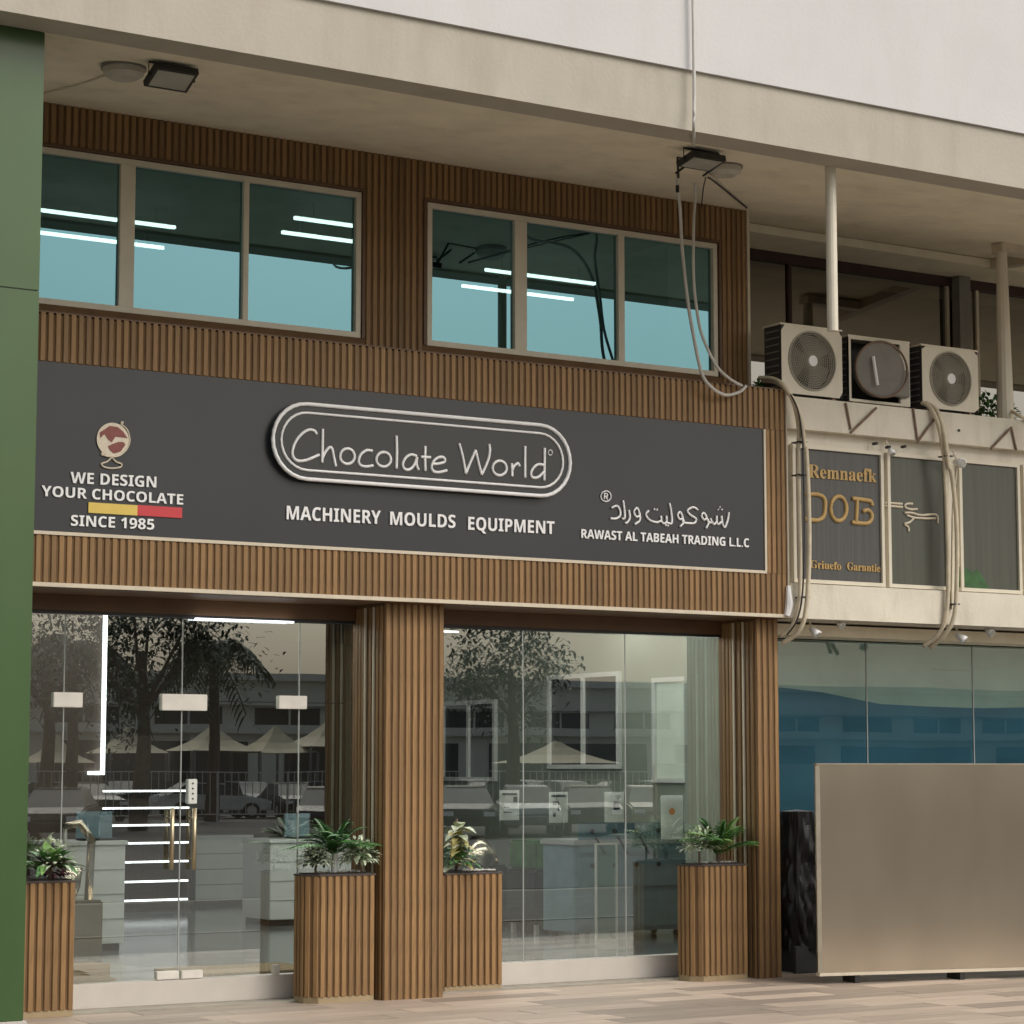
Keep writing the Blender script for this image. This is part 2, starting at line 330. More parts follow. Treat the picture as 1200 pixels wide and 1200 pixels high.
# ------------------------------------------------------------------ upper wall
uw = thing('upper_wall', 'upper storey wall clad in vertical brown timber slats between the windows', 'wall', (0, YW, ZF1))
WL0, WL1, WR0, WR1 = -5.2, -1.08, -.43, 2.765
WZ0, WZ1 = 5.60, 6.885
bk = MB()
bk.box(XL-.6, XR, YW+.011, YW+.16, WZ1+.03, ZS-.002); bk.box(WL1+.03, WR0-.03, YW+.011, YW+.16, ZF1, WZ1+.03); bk.box(WR1+.03, XR, YW+.011, YW+.16, ZF1, WZ1+.03)
bk.box(XL-.6, WL1+.03, YW+.011, YW+.16, ZF1, WZ0-.0); bk.box(WR0-.03, WR1+.03, YW+.011, YW+.16, ZF1, WZ0)
bk.build('backing', M['woodback'], uw)
slats(uw, XL, WL1+.03, YW, WZ1+.035, ZS-.002); slats(uw, WR0-.03, WR1+.03, YW, WZ1+.035, ZS-.002)
slats(uw, WL1+.035, WR0-.035, YW, ZF1+.004, ZS-.002); slats(uw, WR1+.035, XR-.02, YW, ZF1+.004, ZS-.002)
for a, b in ((XL, WL1), (WR0, WR1)):
    t = MB(); t.box(a-.032, b+.032, YW-.006, YW+.09, WZ1+.004, WZ1+.032); t.box(b+.004, b+.032, YW-.004, YW+.09, WZ0, WZ1+.004)
    if a > -2: t.box(a-.032, a-.004, YW-.004, YW+.09, WZ0, WZ1+.004)
    t.build('reveal_trim', M['woodtrim'], uw)
MB().box(XR-.018, XR+.012, YW-.01, YW+1.3, ZF1, ZS-.002).build('corner_trim', M['cream'], uw)
def window(label, x0, x1, mulls):
    w = thing('upper_window', label, 'window', (x0, YW+.03, WZ0), 'dark upper windows')
    y0, y1 = YW+.012, YW+.085; f = MB(); fw = .05
    f.box(x0, x1, y0, y1, WZ0, WZ0+fw); f.box(x0, x1, y0, y1, WZ1-fw, WZ1); f.box(x0, x0+fw, y0, y1, WZ0+fw, WZ1-fw); f.box(x1-fw, x1, y0, y1, WZ0+fw, WZ1-fw)
    f.build('frame', M['frame'], w, bevel=.003)
    xs = [x0+fw]
    for a, b in mulls:
        MB().box(a, b, y0+.004, y1, WZ0+fw, WZ1-fw).build('mullion', M['frame'], w, bevel=.003); xs += [a, b]
    xs.append(x1-fw)
    for i in range(0, len(xs), 2):       # panes hang slightly open at the foot, as tilting sashes do
        a, b = xs[i], xs[i+1]; zt, zb = WZ1-fw, WZ0+fw; yt = y0+.045; yb = yt-TILT
        MB().add([(a, yb, zb), (b, yb, zb), (b, yt, zt), (a, yt, zt)], [(0, 1, 2, 3)]).build('pane', M['gw'], w)
TILT = .0
window('wide three-pane dark upper window left, beside the green column', -5.2, -1.08, [(-3.31, -3.18), (-2.2, -2.15)])
window('three-pane dark upper window on the right, behind the hanging white cable', -.42, 2.76, [(.49, .62), (1.62, 1.69)])
# room behind the upper windows
ur = thing('upper_room', 'dark office room seen behind the upper windows', 'room', (0, 4, ZF1))
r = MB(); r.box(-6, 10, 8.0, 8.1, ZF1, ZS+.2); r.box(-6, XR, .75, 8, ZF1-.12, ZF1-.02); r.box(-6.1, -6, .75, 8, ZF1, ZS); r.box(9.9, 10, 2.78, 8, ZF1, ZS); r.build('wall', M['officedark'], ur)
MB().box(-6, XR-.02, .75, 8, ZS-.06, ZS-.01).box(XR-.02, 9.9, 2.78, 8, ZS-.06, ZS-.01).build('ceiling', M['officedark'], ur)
for n, (p, q) in enumerate((((30, 245), (204, 269)), ((30, 272.5), (192, 292)), ((345, 257), (440, 270)), ((330, 274), (440, 288)), ((568, 318), (698, 334)), ((543, 336), (670, 353)))):
    a, b = atz(*p, 7.0), atz(*q, 7.0); yy = (a.y+b.y)/2
    L = tag(MB().box(a.x, b.x, yy-.018, yy+.018, 7.0, 7.03).build('tube_light', M['ledtube']), None, 'ceiling light', 'tube lights in the upper room')
    L['label'] = ['front tube light behind the left two panes of the left upper window', 'rear tube light behind the left two panes of the left upper window', 'front short tube light behind the last pane of the left upper window', 'rear short tube light behind the last pane of the left upper window', 'higher tube light crossing behind the right upper window', 'lower tube light just above the sky reflection in the right upper window'][n]
    for xx in (a.x+.2, b.x-.2): MB().box(xx-.006, xx+.006, yy-.006, yy+.006, 7.03, ZS-.07).build('hanger', M['blackrod'], L)

# ------------------------------------------------------------------ fascia box with the sign
fb = thing('fascia_box', 'projecting fascia band clad in brown timber slats around the sign board', 'fascia', (0, 0, ZF0))
SZ0, SZ1, SX1 = 3.705, 5.035, 2.86
b = MB(); b.box(XL, XR-.004, .011, .53, ZF0+.012, ZF1-.012); b.build('backing', M['woodback'], fb)
slats(fb, XL, XR-.012, 0, ZF0+.035, SZ0-.012); slats(fb, XL, XR-.012, 0, SZ1+.006, ZF1); slats(fb, SX1+.015, XR-.012, 0, SZ0-.008, SZ1+.002)
MB().box(XL, XR, .0, .53, ZF1, ZF1+.012).build('cap', M['woodtrim'], fb)
MB().box(XL, XR+.006, -.012, .02, ZF0, ZF0+.032).build('bottom_trim', M['cream'], fb)
MB().box(XR-.006, XR+.008, -.008, .53, ZF0+.034, ZF1-.002).build('end_trim', M['cream'], fb)
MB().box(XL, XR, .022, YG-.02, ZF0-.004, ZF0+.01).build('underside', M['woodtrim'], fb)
# sign board
sb = thing('sign_board', 'long dark grey shop sign board with white raised lettering', 'sign', (-1, 0, SZ0))
MB().box(XL, SX1, .004, .02, SZ0, SZ1).build('board', M['sign'], sb)
e = MB(); e.box(XL, SX1+.012, -.008, .02, SZ0-.014, SZ0+.012); e.box(SX1-.010, SX1+.014, -.008, .02, SZ0+.012, SZ1); e.build('edge_trim', M['cream'], sb)
YS = .002
def stadium(x0, x1, z0, z1, n=14):
    r = (z1-z0)/2; zc = (z0+z1)/2; rr = r*1.0
    return [(x1-rr+rr*cos(-pi/2+pi*i/n), zc+r*sin(-pi/2+pi*i/n)) for i in range(n+1)]+[(x0+rr+rr*cos(pi/2+pi*i/n), zc+r*sin(pi/2+pi*i/n)) for i in range(n+1)]
YL = -.055
d = at(450, 520, YL)-at(450, 520, 0)
ox0, ox1, oz0, oz1 = -2.19+d.x, .71+d.x, 4.245, 4.885
MB().xz(stadium(ox0+.006, ox1-.006, oz0+.006, oz1-.006), YL, YS).build('emblem_panel', M['loz'], sb)
def ring(x0, x1, z0, z1, r, name):
    p = stadium(x0, x1, z0, z1); MB().tube([(x, YL-.004, z) for x, z in p], r, 8, True).build(name, M['letter'], sb, smooth=True)
ring(ox0+.01, ox1-.01, oz0+.01, oz1-.01, .017, 'outer_ring'); ring(ox0+.085, ox1-.085, oz0+.083, oz1-.083, .011, 'inner_ring')
O3, O4, ZC = (310, 460), (490, 480), 6.3158
def word(name, strokes, y, r, m='letter', parent=None):
    mb = MB()
    for st in strokes: stroke(mb, st[2], st[0], st[1], y, r, closed=len(st) > 3, sm=(len(st) > 3 and st[3]) or len(st) == 3)
    return mb.build(name, M[m], parent or sb, smooth=True)
A3 = lambda p: (O3, ZC, p); A4 = lambda p: (O4, ZC, p); C3 = lambda p: (O3, ZC, p, True); C4 = lambda p: (O4, ZC, p, True)
yl = YL-.004; rl = .0125
letters = [
 [A3([(385, 310), (370, 285), (330, 276), (280, 302), (232, 360), (206, 430), (215, 482), (250, 506), (310, 500), (370, 475), (405, 460)])],
 [A3([(430, 270), (428, 400), (425, 520)]), A3([(427, 488), (450, 440), (480, 406), (500, 420), (515, 490), (528, 548)])],
 [C3(ell(612, 472, 54, 57))],
 [A3([(797, 432), (755, 428), (715, 455), (696, 500), (707, 535), (748, 548), (803, 540)])],
 [C3(ell(880, 495, 54, 54))], [A3([(975, 320), (978, 440), (975, 565)])],
 [A3([(1125, 470), (1085, 460), (1045, 482), (1022, 530), (1037, 566), (1070, 570), (1105, 538), (1128, 478)]), A3([(1128, 478), (1124, 530), (1140, 573)])],
 [A4([(52, 270), (50, 370), (52, 455)]), A4([(20, 350), (56, 352), (92, 354)])],
 [A4([(105, 402), (150, 400), (195, 385), (190, 357), (155, 352), (115, 380), (99, 425), (112, 455), (150, 464), (212, 450)])],
 [A4([(303, 250), (330, 350), (352, 475)]), A4([(352, 475), (388, 385), (425, 300)]), A4([(425, 300), (445, 385), (470, 483)]), A4([(470, 483), (515, 380), (530, 305), (525, 255)])],
 [C4(ell(602, 433, 52, 54))], [A4([(692, 398), (694, 450), (695, 495)]), A4([(693, 455), (712, 415), (738, 398), (750, 420)])],
 [A4([(790, 270), (790, 400), (790, 505)])],
 [A4([(935, 412), (885, 406), (848, 438), (834, 478), (850, 503), (890, 498), (932, 458)]), A4([(935, 285), (934, 400), (932, 525)])],
 [C4(ell(978, 318, 15, 20, 10))]]
for st in letters: word('script_letter', st, yl, rl if st is not letters[-1] else .005)
text('MACHINERY', M['letter'], sb, 'letter', (335.2, 608.6), (445.4, 614.2), 16.2, YS, bold=.0)
text('MOULDS', M['letter'], sb, 'letter', (456.5, 615), (533, 618.9), 15.8, YS, bold=.0)
text('EQUIPMENT', M['letter'], sb, 'letter', (548, 620.8), (649, 626), 15.5, YS, bold=.0)
text('WE DESIGN', M['letter'], sb, 'letter', (82, 566), (182.5, 571.5), 13.3, YS, bold=.0)
text('YOUR CHOCOLATE', M['letter'], sb, 'letter', (48, 581.3), (214, 591.5), 12.6, YS, bold=.0)
text('SINCE 1985', M['letter'], sb, 'letter', (82.4, 616), (180, 620.8), 12.8, YS, bold=.0)
def quadpx(name, m, pa, pb, h, y=YS, th=.01):
    a, b = at(*pa, y), at(*pb, y); hz = at(pa[0], pa[1], y).z-at(pa[0], pa[1]+h, y).z; z1 = (a.z+b.z)/2
    return MB().box(a.x, b.x, y-th, y, z1-hz, z1).build(name, m, sb)
quadpx('yellow_bar', M['yellow'], (103.3, 588.8), (160.6, 592.0), 12.3); quadpx('red_bar', M['red'], (160.6, 592.0), (213, 595.0), 12.3)
gc = at(131.8, 515.6, YS); gr = .135
MB().disc(gc+Vector((0, -.006, 0)), gr, (0, 1, 0), .012, 28).build('globe_disc', M['creamglobe'], sb)
g = MB()
for pts in ([(530, 140), (560, 120), (620, 130), (660, 165), (690, 210), (650, 205), (600, 200), (575, 240), (550, 225), (520, 180), (490, 210), (485, 170)],
            [(560, 300), (545, 270), (580, 255), (620, 240), (660, 240), (675, 260), (640, 310), (590, 325)]):
    P = [at(40+x/ZC, 480+z/ZC, YS-.012) for x, z in pts]; g.xz([(p.x, p.z) for p in P], YS-.016, YS-.0125)
g.build('globe_land', M['choc'], sb)
g = MB(); stroke(g, [(640, 105), (690, 150), (708, 230), (680, 300), (620, 345), (540, 345), (500, 325)], (40, 480), ZC, YS-.012, .006)
stroke(g, [(575, 350), (540, 385), (498, 400), (520, 425), (580, 435), (640, 425), (645, 402), (605, 385), (575, 350)], (40, 480), ZC, YS-.008, .007)
stroke(g, ell(652, 98, 7, 7, 8), (40, 480), ZC, YS-.01, .006, True); stroke(g, ell(505, 328, 8, 8, 8), (40, 480), ZC, YS-.01, .006, True)
g.build('globe_stand', M['creamglobe'], sb)
O2 = (660, 560); ar = lambda *P: [(O2, 5, p) for p in P]
arabic = ar([(970, 202), (964, 245), (948, 288), (934, 272), (926, 222)], [(928, 255), (912, 270), (900, 262), (898, 222)], [(898, 255), (884, 272), (870, 255), (862, 236)],
 [(905, 184), (907, 186), (908, 188)], [(915, 170), (917, 172), (918, 174)], [(926, 184), (928, 186), (930, 188)],
 [(868, 262), (850, 258), (836, 222), (822, 205), (810, 222), (824, 245), (842, 240), (852, 262), (836, 296)],
 [(788, 188), (762, 172), (728, 190), (742, 215), (778, 240), (768, 264), (735, 266), (700, 262)],
 [(700, 262), (698, 225), (684, 200), (670, 218), (682, 242), (700, 240), (704, 262), (684, 286)],
 [(622, 148), (632, 200), (636, 262), (618, 266), (606, 258), (604, 222)], [(606, 258), (590, 268), (576, 254), (572, 222)], [(576, 250), (545, 260), (505, 246), (484, 215), (500, 192)],
 [(530, 182), (533, 184), (536, 186)], [(546, 184), (549, 186), (552, 188)], [(598, 276), (601, 278), (604, 279)], [(610, 278), (613, 280), (616, 281)],
 [(450, 240), (446, 205), (432, 176), (414, 198), (428, 228), (448, 224), (446, 252), (418, 272)], [(384, 188), (390, 230), (378, 258), (362, 266)], [(350, 132), (357, 180), (360, 232), (344, 240)],
 [(282, 176), (314, 164), (332, 190), (332, 222), (310, 238), (276, 238)])
word('arabic_lettering', arabic, YS-.006, .0105)
word('registered_mark', [(O2, 5, ell(250, 108, 30, 31, 16), True)]+ar([(241, 126), (241, 108), (241, 92)], [(241, 92), (257, 94), (258, 106), (243, 110)], [(248, 110), (254, 118), (260, 126)]), YS-.006, .0065)
text('RAWAST AL TABEAH TRADING L.L.C', M['letter'], sb, 'letter', (680.6, 630.6), (877, 641.4), 10.8, YS, bold=.0)
# ------------------------------------------------------------------ pillars
def pillar(name, label, x0, x1, side=True):
    p = thing('timber_pillar', label, 'pillar', ((x0+x1)/2, YP, 0), 'slatted timber pillars')
    MB().box(x0+.004, x1-.004, YP+.011, YG+.03, 0, ZF0-.006).build('core', M['woodback'], p)
    slats(p, x0, x1, YP, 0.0, ZF0-.006)
    if side:
        slats_side(p, x0-.007, YP+.03, YP+.16, .0, ZF0-.03); slats_side(p, x0-.007, YP+.21, YP+.30, .0, ZF0-.03); slats_side(p, x0-.007, YP+.36, YP+.52, 0, ZF0-.03)
        for yy in (.335, .485): MB().box(x0-.014, x0+.0, yy-.012, yy+.012, 0, ZF0-.03).build('trim_strip', M['cream'], p)
    return p
pc = pillar('c', 'wide slatted timber pillar between the two shop windows', -1.05, -.47)
pr_ = pillar('r', 'slatted timber pillar at the right end beside the blue glass', 2.85, 3.12)
# ------------------------------------------------------------------ shopfronts
def shopfront(label, x0, x1, joints, ztr=None, group='frameless glass shopfronts'):
    s = thing('glass_shopfront', label, 'shopfront', (x0, YG, 0), group)
    MB().box(x0, x1, YG-.03, YG+.12, .012, .205).build('plinth', M['plinth'], s, bevel=.004)
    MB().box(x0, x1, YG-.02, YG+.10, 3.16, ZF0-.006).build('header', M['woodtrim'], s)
    MB().box(x0, x1, YG-.012, YG+.03, 3.135, 3.158).build('top_channel', M['blackp'], s)
    xs = [x0]+joints+[x1]
    for a, b in zip(xs[:-1], xs[1:]):
        zz = [.21, 3.13] if ztr is None else [.21, ztr, 3.13]
        for z0, z1 in zip(zz[:-1], zz[1:]):
            ga, gb, g0, g1 = a+.003, b-.003, z0+.003, z1-.003; y0, y1 = YG, YG+.010
            MB().add([(ga, y0, g0), (gb, y0, g0), (gb, y0, g1), (ga, y0, g1)], [(0, 1, 2, 3)]).build('pane', M['gs'], s)
    for a in joints:
        MB().box(a-.004, a+.004, YG-.003, YG+.012, .21, 3.13).build('joint_seal', M['greyp'], s)
    return s
sl = shopfront('left glass shopfront with double door and metal patch fittings', XL, -1.05, [-3.66, -2.64, -1.57], 2.455)
sr = shopfront('right glass shopfront with papers taped inside, between the pillars', -.47, 2.85, [.66, 1.76])
def patch(px0, py0, px1, py1, name='patch_fitting', m='chrome', y0=YG-.03, par=sl):
    a, b = at(px0, py0, y0), at(px1, py1, y0); return MB().box(a.x, b.x, y0, YG+.03, b.z, a.z).build(name, M[m], par, bevel=.004)
patch(63, 811, 97, 829); patch(190, 813, 243, 833); patch(327, 815, 360, 831); patch(184, 1139, 210, 1147); patch(213, 1138, 238, 1146); patch(321, 1131, 328, 1142); patch(80, 1150, 84, 1156)
lk = patch(221, 913, 231, 942, 'door_lock', 'whitep')
for k in range(4):
    p = at(226, 918+k*6, YG-.032); MB().disc(p, .008, (0, 1, 0), .004, 8).build('lock_hole', M['blackp'], lk)
for px in (202, 228):
    a, b = at(px, 947, YG-.06), at(px, 1019, YG-.06); h = MB(); h.tube([a, (a.x, a.y, b.z)], .019, 10)
    for z in (a.z-.08, b.z+.08): h.tube([(a.x, YG-.06, z), (a.x, YG, z)], .009, 8)
    h.build('door_handle', M['brass'], sl, smooth=True)
# papers taped on the glass
for n, (x0, y0, x1, y1, lab) in enumerate(((585, 926, 608, 961, 'white notice with black header taped left of the glass joint'), (643, 928, 665, 964, 'white notice with bold black figures taped right of the first glass joint'), (708, 928, 731, 963, 'pale notice with faint picture beside the second glass joint'), (774, 932, 800, 983, 'white notice with small orange mark on the right window'))):
    a, b = at(x0, y0, YG+.02), at(x1, y1, YG+.02)
    t = tag(MB().box(a.x, b.x, YG+.014, YG+.016, b.z, a.z).build('notice', M['paper']), lab, 'notice', 'papers taped inside the right window')
    k = MB(); w, h = b.x-a.x, a.z-b.z
    if n < 2: k.box(a.x+w*.12, b.x-w*.12, YG+.011, YG+.013, a.z-h*.17, a.z-h*.1)
    if n == 1: k.box(a.x+.2*w, a.x+.52*w, YG+.011, YG+.013, a.z-h*.42, a.z-h*.3); k.box(a.x+.45*w, a.x+.55*w, YG+.011, YG+.013, a.z-h*.62, a.z-h*.36); k.box(a.x+.2*w, a.x+.35*w, YG+.011, YG+.013, a.z-h*.8, a.z-h*.68)
    if n == 0: k.box(a.x+.7*w, a.x+.9*w, YG+.011, YG+.013, a.z-h*.4, a.z-h*.22); k.box(a.x+.2*w, a.x+.5*w, YG+.011, YG+.013, a.z-h*.6, a.z-h*.56); k.box(a.x+.2*w, a.x+.6*w, YG+.011, YG+.013, a.z-h*.75, a.z-h*.72)
    if n == 2: k.box(a.x+.45*w, a.x+.75*w, YG+.011, YG+.013, a.z-h*.6, a.z-h*.32)
    if n == 3: k.disc(((a.x+b.x)/2, YG+.012, a.z-h*.37), w*.13, (0, 1, 0), .002, 14)
    k.build('print', M['orange'] if n == 3 else M['ink'], t)

# ------------------------------------------------------------------ shop interior
it = thing('shop_interior', 'shop room behind the glass with pale right wall and grey floor', 'room', (0, 6, .2))
MB().box(-5, 2.9, .83, 11.6, .1, .2).build('floor', M['floorin'], it); MB().box(2.9, 4.6, 1.42, 11.6, .1, .2).build('floor', M['floorin'], it)
MB().box(-5, 2.95, .83, 11.6, 3.6, 3.7).build('ceiling', M['innerdark'], it); MB().box(2.95, 4.6, 1.42, 11.6, 3.6, 3.7).build('ceiling', M['innerdark'], it)
MB().box(-5, 4.6, 11.6, 11.7, .1, 3.7).build('rear_wall', M['darkwood'], it)
rwl = MB(); rwl.box(4.6, 4.7, 1.42, 11.6, .1, 3.7); rwl.box(2.95, 3.05, .83, 1.36, .1, 3.7); rwl.box(2.95, 4.7, 1.36, 1.42, .1, 3.7); rwl.build('side_wall', M['innerwall'], it)
MB().box(-5.1, -5, .83, 11.6, .1, 3.7).build('side_wall', M['innerdark'], it)
for (y0, y1, z0, z1) in ((7.6, 8.9, 1.75, 2.75), (4.9, 6.4, 1.9, 3.0), (3.6, 4.25, 1.75, 2.9)):
    w = MB(); f = .05; x0, x1 = 4.55, 4.6
    w.box(x0, x1, y0, y1, z0, z0+f); w.box(x0, x1, y0, y1, z1-f, z1); w.box(x0, x1, y0, y0+f, z0+f, z1-f); w.box(x0, x1, y1-f, y1, z0+f, z1-f); ym = (y0+y1)/2
    if y1-y0 > 1: w.box(x0, x1, ym-f/2, ym+f/2, z0+f, z1-f)
    fr = w.build('inner_window', M['whitep'], it); MB().box(4.585, 4.597, y0+f, y1-f, z0+f, z1-f).build('pane', M['glassd'] if y1-y0 > 1 else M['pale'], fr)
# ceiling and shelf lights, and added fill bars
def led(label, x0, x1, y0, y1, z0, z1, grp='white LED strips in the shop', m='led'): return tag(MB().box(x0, x1, y0, y1, z0, z1).build('led_strip', M[m]), label, 'led strip', grp)
a, b = atz(230, 726, 3.12), atz(337, 731, 3.12); led('long LED strip at the ceiling over the left shopfront', a.x, b.x, a.y, a.y+.03, 3.12, 3.134)
a, b = atz(500, 740, 3.12), atz(541, 741, 3.12); led('short LED strip at the top left of the right shopfront', a.x, b.x, a.y, a.y+.03, 3.12, 3.134)
for yy, lab in ((1.6, 'unseen fill light bar added just inside the shop glass'), (3.0, 'second unseen fill light bar added behind the shop glass'), (4.6, 'third unseen fill light bar added deep in the shop')):
    led(lab, -4.5, 2.8 if yy < 2 else 4.4, yy, yy+.10, 3.54, 3.6, m='ledfill')  # unseen bars above the header, added to brighten the room
MB().box(-5, 2.93, .80, .83, 3.2, 3.7).build('front_wall', M['innerdark'], it)
dv = at(122, 718, 4.5); dw = at(117, 908, 4.5)
tag(MB().box(-4.6, dv.x+.02, 4.5, 4.6, .2, 3.59).build('dark_partition', M['darkwood']), 'dark brown partition wall at the left of the shop', 'partition')
led('tall vertical LED strip beside the dark partition', dv.x-.014, dv.x+.014, 4.44, 4.49, dw.z, dv.z); q = at(102, 908, 4.5); led('short LED foot under the tall vertical strip', q.x, dv.x-.024, 4.44, 4.49, dw.z-.0, dw.z+.035)
# lit shelving at the rear
ys = 9.2; A = at(150, 930, ys); B = at(219, 1057, ys)
sh = thing('lit_shelving', 'brown shelf wall with horizontal white light strips behind the glass door', 'shelving', ((A.x+B.x)/2, ys+.2, .2))
x0, x1 = at(112, 1000, ys).x, at(221, 1000, ys).x
MB().box(x0, x1, ys+.25, ys+.32, .2, 2.3).build('back_panel', M['darkwood'], sh); MB().box(x1, x1+.04, ys, ys+.32, .2, 2.3).build('side_panel', M['darkwood'], sh)
for py, pxa in ((928, 114), (948, 114), (968, 121), (989, 143), (1011, 105), (1034, 98), (1056, 143)):
    z = at(180, py, ys).z; xa = at(pxa, py, ys).x
    s1 = MB().box(x0, x1, ys+.03, ys+.25, z+.0, z+.03).build('shelf', M['darkwood'], sh); MB().box(xa, x1, ys, ys+.028, z, z+.022).build('light_strip', M['led'], s1)
# desks
def desk(label, px0, px1, ptop, pbase, dep, feet=True, name='reception_counter', rz=0):
    c = atz(px1, pbase, .2); yy = c.y; xr = c.x; xl = at(px0, pbase, yy).x; zt = at(px1, ptop, yy).z
    t = thing(name, label, 'counter', ((xl+xr)/2, yy+dep/2, .2))
    MB().box(xl+.03, xr-.03, yy+.04, yy+dep-.03, .2, .27).build('toe_kick', M['blackp'], t)
    MB().box(xl, xr, yy, yy+dep, .27, zt-.04).build('body', M['whitep'], t, bevel=.006); MB().box(xl-.02, xr+.02, yy-.02, yy+dep, zt-.04, zt).build('counter_top', M['whitep'], t, bevel=.004)
    g_ = MB()
    for k in (1, 2, 3): zz = .27+(zt-.31)*k/4; g_.box(xl+.003, xr-.003, yy-.004, yy+.001, zz-.006, zz+.006)
    g_.build('panel_joint', M['greyp'], t); return t, (xl, xr, yy, zt)
dA = desk('white counter near the left shop window, laptop on top', 62, 145, 985, 1114, .7)
dB = desk('white counter behind the glass door at the rear', 229, 294, 978, 1060, .8)
dC = desk('pale grey counter behind the left planter', 316, 420, 982, 1082, .7)
def laptop(label, px, py, d, w=.36):
    xl, xr, yy, zt = d[1]; x = at(px, py, yy+.2).x; t = thing('computer', label, 'computer', (x, yy+.2, zt))
    MB().cbox((x, yy+.2, zt+.01), (w, .25, .02)).build('base', M['blackp'], t); MB().box(x-w/2, x+w/2, yy+.3, yy+.32, zt+.02, zt+.27).build('screen', M['teal'], t)
laptop('open laptop on the white counter by the left window', 115, 985, dA); laptop('computer with blue screen on the pale grey counter', 353, 980, dC, .3)
# mixer machine beside planter
c = atz(95, 1120, .2); t = thing('tempering_machine', 'steel chocolate machine standing beside the left counter', 'machine', c)
MB().cbox((c.x, c.y+.2, .45), (.42, .4, .5)).build('cabinet', M['steel'], t, bevel=.02); MB().tube([(c.x+.1, c.y+.1, .7), (c.x+.12, c.y+.1, 1.25), (c.x, c.y+.1, 1.4), (c.x-.16, c.y+.1, 1.38)], .04, 10).build('arm', M['steel'], t, smooth=True)
MB().tube([(c.x-.14, c.y+.1, .7), (c.x-.14, c.y+.1, .82), (c.x-.14, c.y+.1, 1.0)], .14, 16, rs=[.10, .15, .17]).build('bowl', M['steel'], t, smooth=True); MB().tube([(c.x-.14, c.y+.1, 1.0), (c.x-.14, c.y+.1, 1.36)], .02, 8).build('whisk', M['chrome'], t)
# floor mats
for lab, p, q in (('tan doormat inside the glass door', (193, 1139), (338, 1131)), ('yellowish mat beside the left planter', (70, 1150), (122, 1146))):
    a, b = atz(*p, .2), atz(*q, .2); tag(MB().box(a.x, b.x, .95, 1.7, .201, .215).build('doormat', M['tan']), lab, 'mat')
tag(MB().cbox(atz(102, 1141, .27)+Vector((0, .1, 0)), (.36, .25, .14), .2).build('carton', M['boxbrown']), 'small carton box on the floor inside the left window', 'box')
# display cabinet right bay
c0 = atz(690, 1096, .2); yc = 2.6; x0, x1 = at(674, 1000, yc).x, at(806, 1000, yc).x; z1 = at(700, 984, yc).z
t = thing('display_cabinet', 'blue-grey display cabinet with glass front in the right window', 'cabinet', ((x0+x1)/2, yc, .2))
MB().box(x0, x1, yc+.02, yc+.6, .28, z1-.05).build('body', M['teal'], t, bevel=.01); MB().box(x0-.02, x1+.02, yc-.01, yc+.62, z1-.05, z1).build('top', M['greyp'], t)
for zz in (.32, .72, 1.06): MB().box(x0+.04, x1-.04, yc-.0, yc+.018, zz, zz+.30).build('drawer', M['teal'], t, bevel=.004)
for i in range(4):
    for zz in (1.28, .94): MB().disc((x0+.2+i*.27, yc-.008, zz), .024, (0, 1, 0), .014, 8).build('knob', M['blackp'], t)
for i in range(3): MB().tube([(x0+.24+i*.27, yc-.004, 1.22), (x0+.36+i*.27, yc-.004, 1.05)], .014, 6).build('handle', M['blackp'], t)
for xx in (x0+.08, x1-.08): MB().disc((xx, yc+.1, .235), .035, (1, 0, 0), .03, 12).build('caster', M['blackp'], t); MB().disc((xx, yc+.5, .235), .035, (1, 0, 0), .03, 12).build('caster', M['blackp'], t)
yd = 2.2; xa = at(698, 1000, yd).x; g1 = MB(); za = at(698, 988, yd).z; zb = at(698, 1094, yd).z
f = MB(); f.box(xa, xa+.02, yd, yd+.02, .2, za); f.box(xa+.24, xa+.26, yd, yd+.02, .2, za); f.box(xa+.02, xa+.24, yd, yd+.02, za-.02, za); f.box(xa+.02, xa+.24, yd, yd+.02, .2, .24)
t = thing('glass_stand', 'upright glass stand with pale metal edge before the cabinet', 'stand', (xa+.13, yd, .2)); f.build('frame', M['chrome'], t); MB().box(xa+.02, xa+.24, yd+.008, yd+.012, .24, za-.02).build('pane', M['gi'], t)
c = atz(668, 1092, .2); yb = 3.6; x0, x1 = at(628, 1000, yb).x, at(682, 1000, yb).x
t = thing('green_topped_case', 'dark case with a bright green top behind the right window', 'case', ((x0+x1)/2, yb, .2)); zt = at(650, 985, yb).z; zm = at(650, 1020, yb).z
MB().box(x0, x1, yb, yb+.6, .3, zm).build('body', M['blackp'], t, bevel=.02); MB().box(x0+.02, x1-.02, yb+.02, yb+.58, zm, zt).build('top', M['grass'], t, bevel=.03)
for xx in (x0+.05, x1-.05): MB().box(xx-.02, xx+.02, yb+.05, yb+.09, .2, .3).build('leg', M['chrome'], t); MB().box(xx-.02, xx+.02, yb+.5, yb+.54, .2, .3).build('leg', M['chrome'], t)
yt = 4.4; xa, xb = at(716, 975, yt).x, at(785, 975, yt).x; z = at(750, 976, yt).z
t = thing('wood_topped_table', 'light wood topped table behind the display cabinet', 'table', ((xa+xb)/2, yt+.3, .2)); MB().box(xa, xb, yt, yt+.6, z-.03, z).build('tabletop', M['tan'], t)
for xx in (xa+.05, xb-.05):
    for yy in (yt+.05, yt+.55): MB().box(xx-.02, xx+.02, yy-.02, yy+.02, .2, z-.03).build('leg', M['blackrod'], t)
